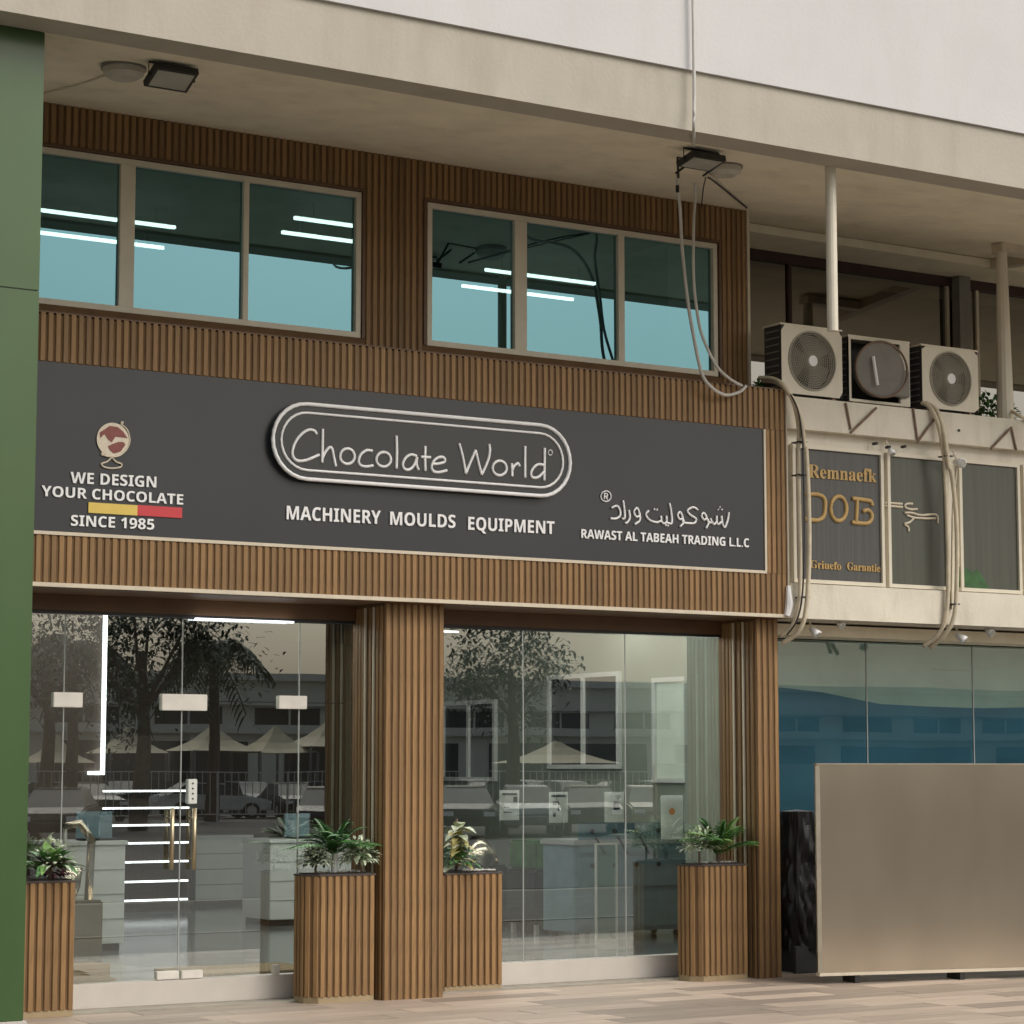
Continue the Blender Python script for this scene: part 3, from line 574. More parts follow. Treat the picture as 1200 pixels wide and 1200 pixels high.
for lab, px, py in (('black machine with a domed lid at the centre of the right window', 560, 1010), ('small black grinder behind the right window by the joint', 625, 1040)):
    c = at(px, py, 4.6); t = thing('roasting_machine', lab, 'machine', (c.x, c.y, .2)); zt = at(px, py-30, 4.6).z
    MB().cbox((c.x, c.y, .2+(zt-.2)*.35), (.5, .45, (zt-.2)*.7)).build('body', M['blackp'], t, bevel=.03)
    MB().tube([(c.x, c.y, .2+(zt-.2)*.7), (c.x, c.y, .2+(zt-.2)*.85), (c.x, c.y, zt)], .2, 18, rs=[.23, .2, .06]).build('lid', M['steel'], t, smooth=True); MB().disc((c.x, c.y-.24, .2+(zt-.2)*.4), .1, (0, 1, 0), .03, 18).build('gauge', M['chrome'], t)

# ------------------------------------------------------------------ green column
gcX = -4.955
g = thing('green_column', 'tall green clad column at the left edge of the photo', 'column', (gcX-.6, -1.7, 0))
MB().box(gcX-1.2, gcX, -2.06, -1.05, .25, 5.137).build('lower_panel', M['green'], g, bevel=.003); MB().box(gcX-1.2, gcX, -2.06, -1.05, 5.143, zso(-2.06)-.03).build('upper_panel', M['green'], g, bevel=.003)
MB().box(gcX-1.19, gcX-.008, -2.05, -1.06, 5.13, zso(-2.05)-.002).build('shadow_gap', M['blackp'], g); MB().box(gcX-1.22, gcX+.02, -2.08, -1.03, 0, .248).build('base', M['plinth'], g, bevel=.004)

# ------------------------------------------------------------------ soffit lamps
def round_lamp(lab, px, py, r=.16):
    c = ats(px, py); ZS_ = c.z; t = thing('round_ceiling_lamp', lab, 'lamp', c, 'round lamps under the overhang')
    MB().tube([(c.x, c.y, ZS_+.01), (c.x, c.y, ZS_-.03)], r, 28, rs=[r*1.05, r*1.05]).build('rim', M['fanblade'], t); MB().tube([(c.x, c.y, ZS_-.03), (c.x, c.y, ZS_-.07), (c.x, c.y, ZS_-.10)], r, 28, rs=[r*.97, r*.92, r*.6]).build('diffuser', M['lampw'], t, smooth=False)
    return t
round_lamp('round opal lamp under the overhang, above the left upper window', 145, 77); round_lamp('round opal lamp under the overhang near the hanging cable', 849, 193, .15)
def flood(lab, px, py, w=.30, pitch=25):
    c = ats(px, py, .12); t = thing('floodlight', lab, 'floodlight', c, 'floodlights under the overhang'); R = Matrix.Rotation(radians(-pitch), 3, 'X')
    def rb(name, m, x0, x1, y0, y1, z0, z1):
        mb = MB().box(x0, x1, y0, y1, z0, z1); mb.v = [R @ v+c for v in mb.v]; return mb.build(name, m, t, bevel=.003)
    rb('housing', M['blackrod'], -w/2, w/2, -.12, .12, .0, .05); rb('lens', M['lens'], -w/2+.025, w/2-.025, -.095, .095, -.004, .0)
    b = MB(); b.tube([c+Vector((-w/2-.01, 0, .01)), c+Vector((-w/2-.01, 0, .11)), c+Vector((w/2+.01, 0, .11)), c+Vector((w/2+.01, 0, .01))], .008, 6); b.build('bracket', M['blackrod'], t)
    return t
flood('black floodlight with pale lens above the left upper window', 201, 94, .34, 22); flood('open framed black floodlight beside the round lamp on the right', 822, 192, .34, 10)
fr = MB(); P = lambda x, y, z=ZS: ats(x, y, ZS-z)
for pts in ([P(794, 184), P(795, 208, ZS-.2)], [P(795, 184), P(838, 190)], [P(792, 203, ZS-.16), P(812, 188, ZS-.03)], [P(824, 206, ZS-.15), P(842, 193, ZS-.03)]): fr.tube(pts, .011, 6)
tag(fr.build('lamp_bracket', M['blackrod']), 'thin black metal bracket around the right floodlight', 'bracket')
def cable(name, lab, pts, r, m, cat='cable', grp=None): return tag(MB().tube(smooth_line(pts), r, 7).build(name, M[m], smooth=True), lab, cat, grp)
cable('thin_wire', 'thin wire running from the round lamp to the green column', [ats(50, 110, .008), ats(90, 100, .01), ats(125, 88, .01)], .008, 'frame')
cable('thin_wire', 'dark wire from the floodlight bracket to the wall corner', [ats(830, 208, .15), ats(840, 215, .03), ats(875, 243.5, .012)], .009, 'wired')
cable('thin_wire', 'short dark wire dropping below the right floodlight', [ats(827, 208, .15), ats(824, 222, .10), at(822, 243, .53)], .006, 'wired')
R8 = lambda x, y, d: at(740+x/3.6375, 150+y/3.6375, d)
TOPP = [at(810.5, -40, -2.45), at(812, 0, -2.45), at(813, 60, -2.45), at(813.5, 120, -2.45), at(813, 150, -2.45)]
cable('hanging_cable', 'long white cable hanging from the roof down to the fascia corner', TOPP+[R8(265, 60, -2.1), R8(269, 120, -1.1), R8(272, 200, -.5), R8(272, 290, -.22), R8(265, 420, -.2), R8(264, 620, -.15), R8(275, 750, -.14), R8(300, 880, -.12), R8(360, 1010, -.15), R8(420, 1070, -.08), R8(470, 1098, -.06)], .014, 'wire')
cable('hanging_cable', 'white cable looping down from the right floodlight in front of the window', [R8(196, 200, -.66), R8(197, 255, -.6), R8(207, 350, -.3), R8(215, 500, -.14), R8(235, 700, -.1), R8(260, 860, -.12), R8(298, 1040, -.1), R8(340, 1105, -.12), R8(400, 1138, -.08), R8(460, 1125, -.06), R8(488, 1100, -.05)], .016, 'wire')
p = R8(196, 245, -.66); tag(MB().tube([p, p-Vector((0, 0, .06))], .016, 8).build('cable_plug', M['blackrod']), 'small black plug on the cable below the floodlight', 'plug')

# ------------------------------------------------------------------ neighbour building
nb = thing('neighbour_building', 'cream neighbouring building with terrace ledge and shop glass on the right', 'building', (7, 1, 0))
NX = XR+.012; NE = 16
MB().box(NX, NE, .0, 1.7, 5.07, 5.375).build('terrace_slab', M['slab'], nb); MB().box(NX, NE, -.02, 1.2, ZF0, 3.615).build('lower_slab', M['slab'], nb)
MB().box(NX, NE, .10, .16, 3.615, 5.07).build('window_wall', M['slab'], nb)
MB().box(NX, NE, .42, 1.2, 3.16, ZF0-.022).build('underside', M['render_'], nb)
# terrace window wall
zt1, zt0 = 7.11, 5.38
MB().box(NX, NE, 1.12, 2.7, 7.215, 7.30).build('dropped_soffit', M['render_'], nb)
MB().box(NX, NE, 1.72, 1.8, zt1, 7.214).build('maroon_header', M['maroon'], nb)
for a, b in ((NX, 4.55), (4.6, 6.72), (6.76, 7.15), (7.2, 10), (10.05, NE)):
    MB().add([(a, 1.76, zt0), (b, 1.76, zt0), (b, 1.76, zt1), (a, 1.76, zt1)], [(0, 1, 2, 3)]).build('terrace_pane', M['gb'], nb)
for a in (4.55, 6.72, 7.15, 10): MB().box(a, a+.04, 1.73, 1.79, zt0, zt1).build('terrace_mullion', M['maroon'] if a == 4.55 else M['cream'], nb)
MB().box(6.79, 6.95, 1.60, 1.72, zt0, zt1+.1).build('pier', M['fanblade'], nb)
MB().box(NX, 16, 2.7, 2.74, 5.3, ZS+.2).build('inner_blind', M['innerdark'], nb)
# window boards
def board(px0, px1, m, name='window_board'):
    a, b = at(px0, 600, .09).x, at(px1, 600, .09).x; zb, ztp = 3.665, 4.90
    o = MB().box(a, b, .075, .098, zb, ztp).build(name, m, nb); f = MB(); w = .035
    f.box(a-w, a, .05, .099, zb-w, ztp+w); f.box(b, b+w, .05, .099, zb-w, ztp+w); f.box(a, b, .05, .099, ztp, ztp+w); f.box(a, b, .05, .099, zb-w, zb); f.build('frame', M['frame'], o); return o
b1 = board(930, 1030, M['signgrey']); b2 = board(1041, 1106, M['signolive']); b3 = board(1125, 1190, M['signolive']); b4 = board(1200, 1290, M['signolive'])
YB = .075
text('Remnaefk', M['gold'], nb, 'gold_letter', (947, 559.5), (1026.5, 565.5), 16.5, YB, bold=.004, face='serif')
O1 = (940, 520); z6 = 6.669
dg_ = [[(O1, z6, [(20, 395), (80, 395), (130, 400), (172, 430), (178, 500), (165, 570), (120, 598), (70, 596), (20, 590)]), (O1, z6, [(52, 400), (52, 500), (52, 590)])],
       [(O1, z6, ell(283, 508, 62, 96, 22), True)],
       [(O1, z6, [(388, 428), (440, 434), (500, 442), (535, 452), (545, 485)]), (O1, z6, [(428, 436), (425, 530), (420, 615)]), (O1, z6, [(470, 530), (510, 520), (540, 545), (540, 590), (510, 622), (450, 622), (385, 614)])]]
for s_ in dg_: word('gold_letter', s_, YB-.002, .022, 'gold', nb)
text('Griuefo', M['gold'], nb, 'gold_letter', (949, 665.5), (985, 668), 9.5, YB, bold=.004, face='serif'); text('Garnntie', M['gold'], nb, 'gold_letter', (992, 668), (1031, 670.5), 9.5, YB, bold=.004, face='serif')
O5 = (870, 480); z5 = 3.636; L5 = lambda p: (O5, z5, p)
word('fallen_lettering', [L5([(606, 397), (640, 399), (680, 402)]), L5([(606, 410), (640, 412), (682, 416)]), L5([(745, 424), (715, 425), (692, 415), (700, 402), (725, 402)]), L5([(690, 440), (720, 440), (760, 450), (825, 448), (832, 485)]), L5([(700, 450), (730, 460), (780, 464), (822, 463)]), L5([(730, 462), (712, 480), (690, 488), (706, 500), (708, 520)])], YB-.006, .012, 'cream', nb)
# terrace posts
a = ats(973, 192); zb_ = at(974, 388, a.y).z
tag(MB().tube([a+Vector((0, 0, .005)), (a.x, a.y, zb_)], .047, 14).build('drain_pipe', M['frame']), 'cream vertical drain pipe hanging from the overhang above the left air conditioner', 'pipe')
a = at(1178, 480, .2); tag(MB().tube([(a.x, .2, 5.375), (a.x, .2, zso(.2)-.10)], .07, 12, rs=[.09, .055]).build('terrace_post', M['frame']), 'cream post at the right edge of the photo on the terrace ledge', 'post')
tag(MB().box(a.x-.06, bX-.001, .12, .28, zso(.2)-.10, zso(.12)-.001).build('post_head', M['cream']), 'cream cross piece on the head of the right post', 'beam')
# ground floor glass of the neighbour
yn = .85
ng = thing('neighbour_shopfront', 'tall frameless glass front with blue film at right', 'shopfront', (6, yn, 0))
xs = [NX, at(1017, 900, yn).x, at(1142, 900, yn).x, 12]
for a, b in zip(xs[:-1], xs[1:]):
    MB().add([(a+.003, yn, .05), (b-.003, yn, .05), (b-.003, yn, 3.15), (a+.003, yn, 3.15)], [(0, 1, 2, 3)]).build('pane', M['gn'], ng)
for a in xs[1:-1]: MB().box(a-.005, a+.005, yn-.004, yn+.012, .05, 3.15).build('joint_seal', M['greyp'], ng)
MB().box(NX, 12, yn-.02, yn+.03, 3.15, 3.19).build('top_channel', M['blackp'], ng); MB().box(NX, 12, yn-.03, yn+.05, 0.012, .05).build('sill', M['plinth'], ng)
top = [(915, 806), (960, 811), (1000, 819), (1030, 825), (1085, 828), (1115, 829), (1150, 830), (1200, 829), (1290, 830)]
P = [at(x, y_, yn+.22) for x, y_ in top]
MB().xz([(NX+.02, .05)]+[(12, .05)]+[(12, P[-1].z)]+[(p.x, p.z) for p in reversed(P)]+[(NX+.02, P[0].z)], yn+.20, yn+.215).build('blue_film', M['blue'], ng)
MB().box(NX+.02, 12, yn+.30, yn+.32, .05, 3.15).build('inner_screen', M['pale'], ng)
for (xa_, ya_, xb_, yb_) in ((916, 765, 971, 768), (1095, 783, 1147, 785)):
    a, b = at(xa_, ya_, yn+.25), at(xb_, yb_, yn+.25); MB().box(a.x, b.x, yn+.24, yn+.26, a.z-.004, a.z+.004).build('light_line', M['letter'], ng)

# ------------------------------------------------------------------ air conditioners
def ac(lab, px0, px1, pyt, pyb, yf, dep, style=0):
    x0, x1 = at(px0, 430, yf).x, at(px1, 430, yf).x; zt = (at(px0, pyt[0], yf).z+at(px1, pyt[1], yf).z)/2; zb = 5.375+.045
    t = thing('air_conditioner', lab, 'air conditioner', ((x0+x1)/2, yf, zb), 'air conditioners on the ledge')
    w = x1-x0; h = zt-zb; cx_, cz_ = (x0+x1)/2, zb+h/2+.005; rf = min(w, h)*.43
    # front panel with a round opening
    n = 40; mb = MB(); out = []; inn = []
    for i in range(n):
        a = 2*pi*i/n; c_, s_ = cos(a), sin(a); k = min((w/2)/abs(c_) if abs(c_) > 1e-6 else 9, (h/2)/abs(s_) if abs(s_) > 1e-6 else 9)
        out.append((cx_+c_*k, zb+h/2+s_*k)); inn.append((cx_+rf*c_, cz_+rf*s_))
    vs = [(x, yf, z) for x, z in out]+[(x, yf, z) for x, z in inn]+[(x, yf+.07, z) for x, z in inn]
    fs = [(i, (i+1) % n, n+(i+1) % n, n+i) for i in range(n)]+[(n+i, n+(i+1) % n, 2*n+(i+1) % n, 2*n+i) for i in range(n)]
    if style == 0: mb.add(vs, fs); mb.build('front_panel', M['metalac'], t)
    else:
        f = MB(); e_ = .025; f.box(x0, x1, yf, yf+.03, zt-e_, zt); f.box(x0, x1, yf, yf+.03, zb, zb+e_); f.box(x0, x0+e_, yf, yf+.03, zb+e_, zt-e_); f.box(x1-.16*w, x1, yf, yf+.03, zb+e_, zt-e_); f.build('front_frame', M['metalac'], t)
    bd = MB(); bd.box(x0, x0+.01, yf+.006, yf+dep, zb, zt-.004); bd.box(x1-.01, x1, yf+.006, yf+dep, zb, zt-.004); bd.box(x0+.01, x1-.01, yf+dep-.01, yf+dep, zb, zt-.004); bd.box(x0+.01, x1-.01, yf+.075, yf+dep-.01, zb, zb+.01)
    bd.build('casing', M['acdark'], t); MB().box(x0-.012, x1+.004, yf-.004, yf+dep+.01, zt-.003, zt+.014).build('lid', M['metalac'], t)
    gl = MB()
    for k in range(9): zz = zb+.06+k*(h-.12)/8; gl.box(x0-.004, x0, yf+.04, yf+dep-.02, zz, zz+.012)
    gl.build('side_grille', M['fanblade'], t)
    if style == 0:
        gd = MB()
        for k in range(1, 12): gd.tube([(cx_+rf*k/12*cos(2*pi*i/28), yf-.003, cz_+rf*k/12*sin(2*pi*i/28)) for i in range(28)], .0036, 4, True)
        for k in range(60): a = 2*pi*k/60; gd.tube([(cx_+.05*cos(a), yf+.001, cz_+.05*sin(a)), (cx_+rf*cos(a), yf+.002, cz_+rf*sin(a))], .0026, 4)
        gd.build('fan_guard', M['guard'], t); MB().tube([(cx_+rf*cos(2*pi*i/36), yf-.004, cz_+rf*sin(2*pi*i/36)) for i in range(36)], .010, 6, True).build('guard_rim', M['guard'], t, smooth=True)
        MB().disc((cx_, yf-.01, cz_), .052, (0, 1, 0), .016, 20).build('hub_cap', M['letter'], t)
        for k in range(3):
            bl = MB(); a0 = 2*pi*k/3+.4; pts = []
            for j in range(7): a = a0+j*.26; pts.append(Vector((cx_+rf*.93*cos(a), yf+.03+j*.008, cz_+rf*.93*sin(a))))
            c0_ = [Vector((cx_+.06*cos(a0+j*.26), yf+.03+j*.008, cz_+.06*sin(a0+j*.26))) for j in range(7)]
            bl.add(c0_+pts, [(j, j+1, 8+j, 7+j) for j in range(6)]); bl.build('fan_blade', M['fanblade'], t)
    else:
        c = Vector((at(1030, 434, yf-.05).x, yf-.05, cz_)); ax = Vector((.22, 1, .05))
        MB().disc(c, rf*.98, ax, .05, 36).build('blank_disc', M['fanblade'], t, bevel=0); MB().tube([c+Vector((rf*cos(2*pi*i/36), -.04-.22*rf*cos(2*pi*i/36), rf*sin(2*pi*i/36))) for i in range(36)], .012, 6, True).build('disc_rim', M['rust'], t, smooth=True)
        MB().tube([c+Vector((-.1, -.035, .12)), c+Vector((-.06, -.045, -.16))], .016, 6).build('reflector_bar', M['letter'], t)
        MB().box(x1-.3, x1-.05, yf-.06, yf, zb+.08, zb+h*.55).build('pipe_cover', M['fanblade'], t, bevel=.01)
    for xx in (x0+.08, x1-.1): MB().box(xx-.02, xx+.02, yf+.01, yf+dep, 5.375, zb).build('foot', M['rust'], t)
    return x0, x1
ac('left air conditioner with round fan grille and white hub, beside the fascia', 916, 987, (379, 389), None, .10, .26)
ac('middle air conditioner with open frame and a loose round disc before it', 995, 1066, (393, 403), None, .16, .26, 1)
ac('right air conditioner with round fan grille, nearest the right post', 1080.5, 1146, (404, 413), None, .10, .26)
for n, (p0, p1, p2, p3) in enumerate((((991, 472), (997, 503), (1027, 478), (997, 507)), ((1070, 478), (1075, 515), (1098, 487), (1075, 518)), ((1185, 500), (1191, 528), (1184, 502), (1161, 526)))):
    k = MB(); k.tube([at(*p0, -.012), at(*p1, -.012)], .012, 6); k.tube([at(*p2, -.03), at(*p3, -.012)], .014, 6)
    tag(k.build('wall_bracket', M['rust']), ['rusty diagonal bracket under the middle air conditioner', 'rusty diagonal bracket under the right air conditioner', 'rusty diagonal bracket on the slab at the right photo edge'][n], 'bracket', 'rusty brackets on the slab face')
# conduits
def z4(x, y, d): return at(870+x/3.636, 270+y/3.636, d)
def z5p(x, y, d): return at(870+x/3.636, 480+y/3.636, d)
bundles = [
 ('thick beige conduit curving down beside the fascia end, leftmost of its bundle', [z4(72, 628, .25), z4(130, 632, .1), z4(180, 665, -.05), z4(222, 745, -.08), z4(240, 850, -.08), z5p(238, 200, -.08), z5p(242, 450, -.08), z5p(246, 700, -.08), z5p(240, 830, -.08), z5p(215, 915, -.02), z5p(165, 965, .1)], .026),
 ('thick beige conduit bowing past the gold letters, right of its bundle', [z4(85, 640, .28), z4(150, 650, .08), z4(210, 710, -.07), z4(248, 800, -.12), z4(265, 920, -.12), z5p(272, 180, -.12), z5p(282, 400, -.12), z5p(284, 650, -.12), z5p(270, 860, -.12), z5p(235, 950, -.04), z5p(170, 995, .1)], .028),
 ('thin dark cable running inside the left conduit bundle', [z4(180, 660, -.04), z4(235, 760, -.14), z4(256, 900, -.14), z5p(258, 200, -.14), z5p(264, 500, -.14), z5p(258, 760, -.14), z5p(235, 890, -.1), z5p(190, 960, .0)], .010),
 ('thick beige conduit from the right air conditioner down to the lower slab', [z4(765, 735, .08), z4(800, 755, -.02), z4(835, 830, -.07), z4(858, 960, -.07), z5p(862, 250, -.07), z5p(872, 500, -.07), z5p(876, 760, -.07), z5p(866, 890, -.06), z5p(830, 960, .02), z5p(770, 1010, .15)], .026),
 ('outer beige conduit bowing right beside the small wall lamp', [z4(780, 735, .08), z4(830, 770, -.04), z4(862, 880, -.11), z4(878, 1000, -.11), z5p(893, 280, -.11), z5p(912, 480, -.11), z5p(914, 720, -.11), z5p(902, 880, -.10), z5p(860, 960, 0), z5p(800, 1015, .15)], .028),
 ('thin white conduit hugging the window board edge', [z5p(915, 240, -.03), z5p(908, 300, -.03), z5p(897, 420, -.03), z5p(893, 600, -.03), z5p(890, 850, -.03)], .012),
 ('beige pipe sloping down to the right edge from the post foot', [z4(1140, 765, .15), z4(1180, 790, .0), z4(1250, 830, -.05), z4(1330, 900, -.05)], .022)]
for lab, pts, r in bundles: cable('conduit', lab, pts, r*.8, 'wired' if 'dark' in lab else 'conduit', 'conduit', 'beige conduits on the neighbour facade')
cl = MB()
for (x, y_) in ((238, 140), (238, 280), (250, 800), (862, 200), (890, 830)):
    c = z5p(x, y_, -.06); cl.box(c.x-.035, c.x+.05, -.13, -.0, c.z-.006, c.z+.006)
tag(cl.build('pipe_clamp', M['blackrod'], None), 'small dark clamps holding the beige conduits', 'clamp')['kind'] = 'stuff'
tag(MB().tube([z5p(195, 750, -.02), z5p(200, 830, -.02), z5p(190, 880, -.02)], .05, 8, rs=[.02, .04, .03]).build('sealant_lump', M['letter']), 'white sealed pipe joint at the lower fascia corner', 'pipe joint')
# spot lamps
def spot(lab, x, y_, d=.12, s=1.0, tilt=(.3, -.6, -.6)):
    c = z5p(x, y_, d); t = thing('spot_lamp', lab, 'spot lamp', c, 'small white spot lamps'); ax = Vector(tilt).normalized()
    MB().tube([c-ax*.05*s, c+ax*.02*s, c+ax*.055*s], .04, 14, rs=[.02*s, .04*s, .046*s]).build('lamp_head', M['letter'], t, smooth=True); MB().disc(c+ax*.056*s, .036*s, ax, .004, 14).build('lens', M['lens'], t)
    MB().tube([c, c+Vector((-.01, .04, .07)), c+Vector((-.01, .06, .12))], .01, 6).build('stem', M['frame'], t)
spot('tilted white spot lamp nearest the left conduit bundle', 305, 945); spot('small white spot lamp under the slab, second from the fascia', 415, 915, .12, .8, (.1, -.8, -.5)); spot('tilted white spot lamp right of the second conduit bundle', 930, 970, .12, 1, (.5, -.6, -.6)); spot('white spot lamp under the slab nearest the right edge', 1050, 945, .12, .9, (.1, -.8, -.5))
spot('white spot lamp at the top of the board with fallen lettering', 632, 175, 0, .8, (.1, -.5, -.8)); spot('round white spot lamp at the top right of the second conduit bundle', 920, 225, -.02, 1.1, (.1, -.9, -.2))
for n, (x, y_) in enumerate(((565, 145), (620, 160), (687, 158), (915, 90))):
    c = z5p(x, y_, .02); tag(MB().disc(c, .014, (0, 1, 0), .06, 10).build('wall_stud', M['blackrod']), ['black stud at the top right of the gold letter board', 'black stud just right of the board frame', 'black stud above the fallen letter board', 'black stud on the terrace slab by the conduit'][n], 'stud', 'black studs on the slab')

# ------------------------------------------------------------------ foliage helpers
def leafshape(mb, base, d, L, w, up=Vector((0, 0, 1)), droop=.3, seg=3):
    d = d.normalized(); s_ = d.cross(up); s_ = Vector((1, 0, 0)) if s_.length < .05 else s_.normalized(); n_ = s_.cross(d)
    prof = [.15, 1, .8, .0] if seg == 3 else [.2, .8, 1, .6, 0]; k = len(prof); b = len(mb.v); vs = []
    for i, f in enumerate(prof):
        t = i/(k-1); c = base+d*L*t-up*droop*L*t*t
        vs += [c-s_*w/2*f+n_*w*.12*f, c, c+s_*w/2*f+n_*w*.12*f]
    fs = []
    for i in range(k-1):
        for j in (0, 1): fs.append((i*3+j, i*3+j+1, i*3+j+4, i*3+j+3))
    mb.add(vs, fs)
def frond(base, d, L, w, droop, n=12, nl=None):
    mb = MB(); d = d.normalized(); pts = []
    for i in range(n+1): t = i/n; pts.append(base+d*L*t-Vector((0, 0, 1))*droop*L*t*t)
    mb.tube(pts, .004, 4, rs=[.004*(1-.7*i/n) for i in range(n+1)])
    for i in range(1, n+1):
        t = i/n; tg = (pts[i]-pts[i-1]).normalized(); sd_ = tg.cross(Vector((0, 0, 1))).normalized(); ll = w*math.sin(pi*min(1, .12+t*.82))+.02
        for s_ in (-1, 1): leafshape(mb, pts[i], sd_*s_+tg*.6+Vector((0, 0, .1)), ll, ll*.28, droop=.3)
    return mb
def shrub(mb, c, r, n, L, w, flat=1.0):
    for i in range(n):
        a = random.uniform(0, 2*pi); e = math.asin(random.uniform(-.2, 1)); rr = r*random.uniform(.35, 1)
        o_ = Vector((cos(a)*cos(e), sin(a)*cos(e), sin(e)*flat)); leafshape(mb, c+o_*rr, o_+Vector((random.uniform(-.6, .6), random.uniform(-.6, .6), random.uniform(-.3, .5))), L*random.uniform(.7, 1.2), w, droop=.35)
# ------------------------------------------------------------------ planters
def planter(lab, x0, x1, yf, h, dep=.30, cut=.0):
    t = thing('slatted_planter', lab, 'planter', ((x0+x1)/2, yf+dep/2, 0), 'slatted timber planters')
    cut = .10; foot = lambda i: [(x0+i, yf+cut), (x0+cut, yf+i), (x1-i, yf+i), (x1-i, yf+dep-i), (x0+i, yf+dep-i)]
    MB().prism(foot(.013), .05, h-.018).build('core', M['woodback'], t); MB().prism(foot(.01), .0, .05).build('base', M['brassy'], t)
    MB().prism(foot(.0), h-.016, h).build('rim', M['rim'], t); MB().prism(foot(.03), h, h+.008).build('soil', M['soil'], t)
    slats(t, x0+cut, x1, yf, .052, h-.018); 
    # slats on the chamfer and left side
    for k in range(2):
        q = (k+.5)/2; cx_, cy_ = x0+cut*q, yf+cut*(1-q)
        key = (round(h-.070, 3), .042); o = bpy.data.objects.new('slat', slatmesh[key]); COL.objects.link(o); o.parent = t; o.location = Vector((cx_, cy_, .052))-origin(t); o.rotation_euler = (0, 0, -pi/4)
    slats_side(t, x0, yf+cut, yf+dep, .052, h-.018)
    return t
PH = 1.04
pls = [(-4.28, -3.66, .34, 'slatted timber planter at the left beside the green column'), (-1.72, -1.10, .19, 'slatted timber planter left of the wide centre pillar'), (-.37, .31, .47, 'slatted timber planter right of the wide centre pillar'), (2.14, 2.74, .16, 'slatted timber planter beside the right end pillar')]
for x0, x1, yf, lab in pls: planter(lab, x0, x1, yf, PH if yf < .4 else 1.01, .22 if yf > .4 else .28)
V = Vector
def pebbles(x0, x1, y0, y1, z, lab):
    mb = MB()
    for i in range(60):
        c = V((random.uniform(x0, x1), random.uniform(y0, y1), z)); r = random.uniform(.008, .016); mb.add([c+V(p)*r for p in ((1, 0, 0), (-1, 0, 0), (0, 1, 0), (0, -1, 0), (0, 0, .8), (0, 0, -.8))], [(0, 2, 4), (2, 1, 4), (1, 3, 4), (3, 0, 4), (2, 0, 5), (1, 2, 5), (3, 1, 5), (0, 3, 5)])
    return tag(mb.build('pebbles', M['pebble']), lab, 'pebbles', kind='stuff')
# plant 1
c = V((-3.84, .44, PH+.01)); t = thing('bushy_plant', 'bushy green plant with purple lower leaves in the left planter', 'plant', c)
for i in range(44):
    a = random.uniform(0, 2*pi); e = random.uniform(.1, 1.4); mb = MB(); leafshape(mb, c+V((cos(a)*.03, sin(a)*.03, .10)), V((cos(a)*cos(e), sin(a)*cos(e), sin(e))), random.uniform(.2, .34), .085, droop=.4, seg=4); mb.build('leaf', M['leafl'] if i % 2 else M['leaf'], t)
mb = MB(); shrub(mb, c+V((0, 0, .05)), .12, 110, .08, .04); mb.build('purple_leaves', M['leafp'], t)['kind'] = 'stuff'
mb = MB(); shrub(mb, c+V((0, -.03, .12)), .20, 90, .08, .03); mb.build('pale_leaves', M['leafw'], t)['kind'] = 'stuff'
MB().tube([c, c+V((0, 0, .14))], .015, 6).build('stem', M['bark'], t)
# plants 2
c = V((-1.42, .33, PH+.01)); t = thing('fern_palm', 'feathery dark green fern palm in the planter left of the centre pillar', 'plant', c)
MB().tube([c+V((.0, 0, 0)), c+V((.01, 0, .16))], .025, 8).build('stem', M['paper'], t)
for i in range(22):
    a = 2*pi*i/22+random.uniform(-.15, .15); e = random.uniform(.5, 1.45); frond(c+V((0, 0, .14)), V((cos(a)*cos(e), sin(a)*cos(e)*.8, sin(e))), random.uniform(.38, .58), .11, .42, 14).build('frond', M['leaf'], t)
c2 = V((-1.20, .30, PH+.13)); t = thing('variegated_shrub', 'round white and green shrub at the right of the fern palm', 'plant', c2-V((0, 0, .13))); mb = MB(); shrub(mb, c2, .16, 420, .06, .03); mb.build('foliage', [M['leafw']], t)['kind'] = 'stuff'; mb = MB(); shrub(mb, c2, .12, 60, .06, .03); mb.build('inner_foliage', [M['leaf']], t)['kind'] = 'stuff'; MB().tube([c2-V((0, 0, .13)), c2], .01, 6).build('stem', M['bark'], t)
c2 = V((-1.60, .31, PH+.10)); t = thing('variegated_shrub', 'low speckled white shrub at the left of the fern palm', 'plant', c2-V((0, 0, .1))); mb = MB(); shrub(mb, c2, .15, 320, .05, .025); mb.build('foliage', [M['leafw']], t)['kind'] = 'stuff'; mb = MB(); shrub(mb, c2, .12, 160, .05, .03); mb.build('inner_foliage', [M['leafd']], t)['kind'] = 'stuff'; MB().tube([c2-V((0, 0, .1)), c2], .01, 6).build('stem', M['bark'], t)
pebbles(-1.58, -1.15, .26, .42, PH+.015, 'white pebbles in the planter left of the centre pillar')
# plant 3
c = V((-.10, .58, 1.02)); t = thing('broad_leaf_plant', 'plant with large cream yellow leaves right of the centre pillar', 'plant', c)
for i in range(48):
    a = random.uniform(0, 2*pi); e = random.uniform(.1, 1.2); h_ = random.uniform(.04, .38); mb = MB(); leafshape(mb, c+V((0, -.04, h_)), V((cos(a)*cos(e), -abs(sin(a)*cos(e))*.9, sin(e))), random.uniform(.13, .22), random.uniform(.08, .12), droop=.6, seg=4); mb.build('leaf', M['leafy'] if i % 3 else M['leafw'], t)
mb = MB(); shrub(mb, c+V((.02, -.02, .07)), .17, 150, .07, .04); mb.build('lower_leaves', M['leaf'], t)['kind'] = 'stuff'; MB().tube([c, c+V((0, 0, .45))], .014, 6).build('stem', M['bark'], t)
pebbles(-.02, .26, .50, .66, 1.025, 'white pebbles in the planter right of the centre pillar')
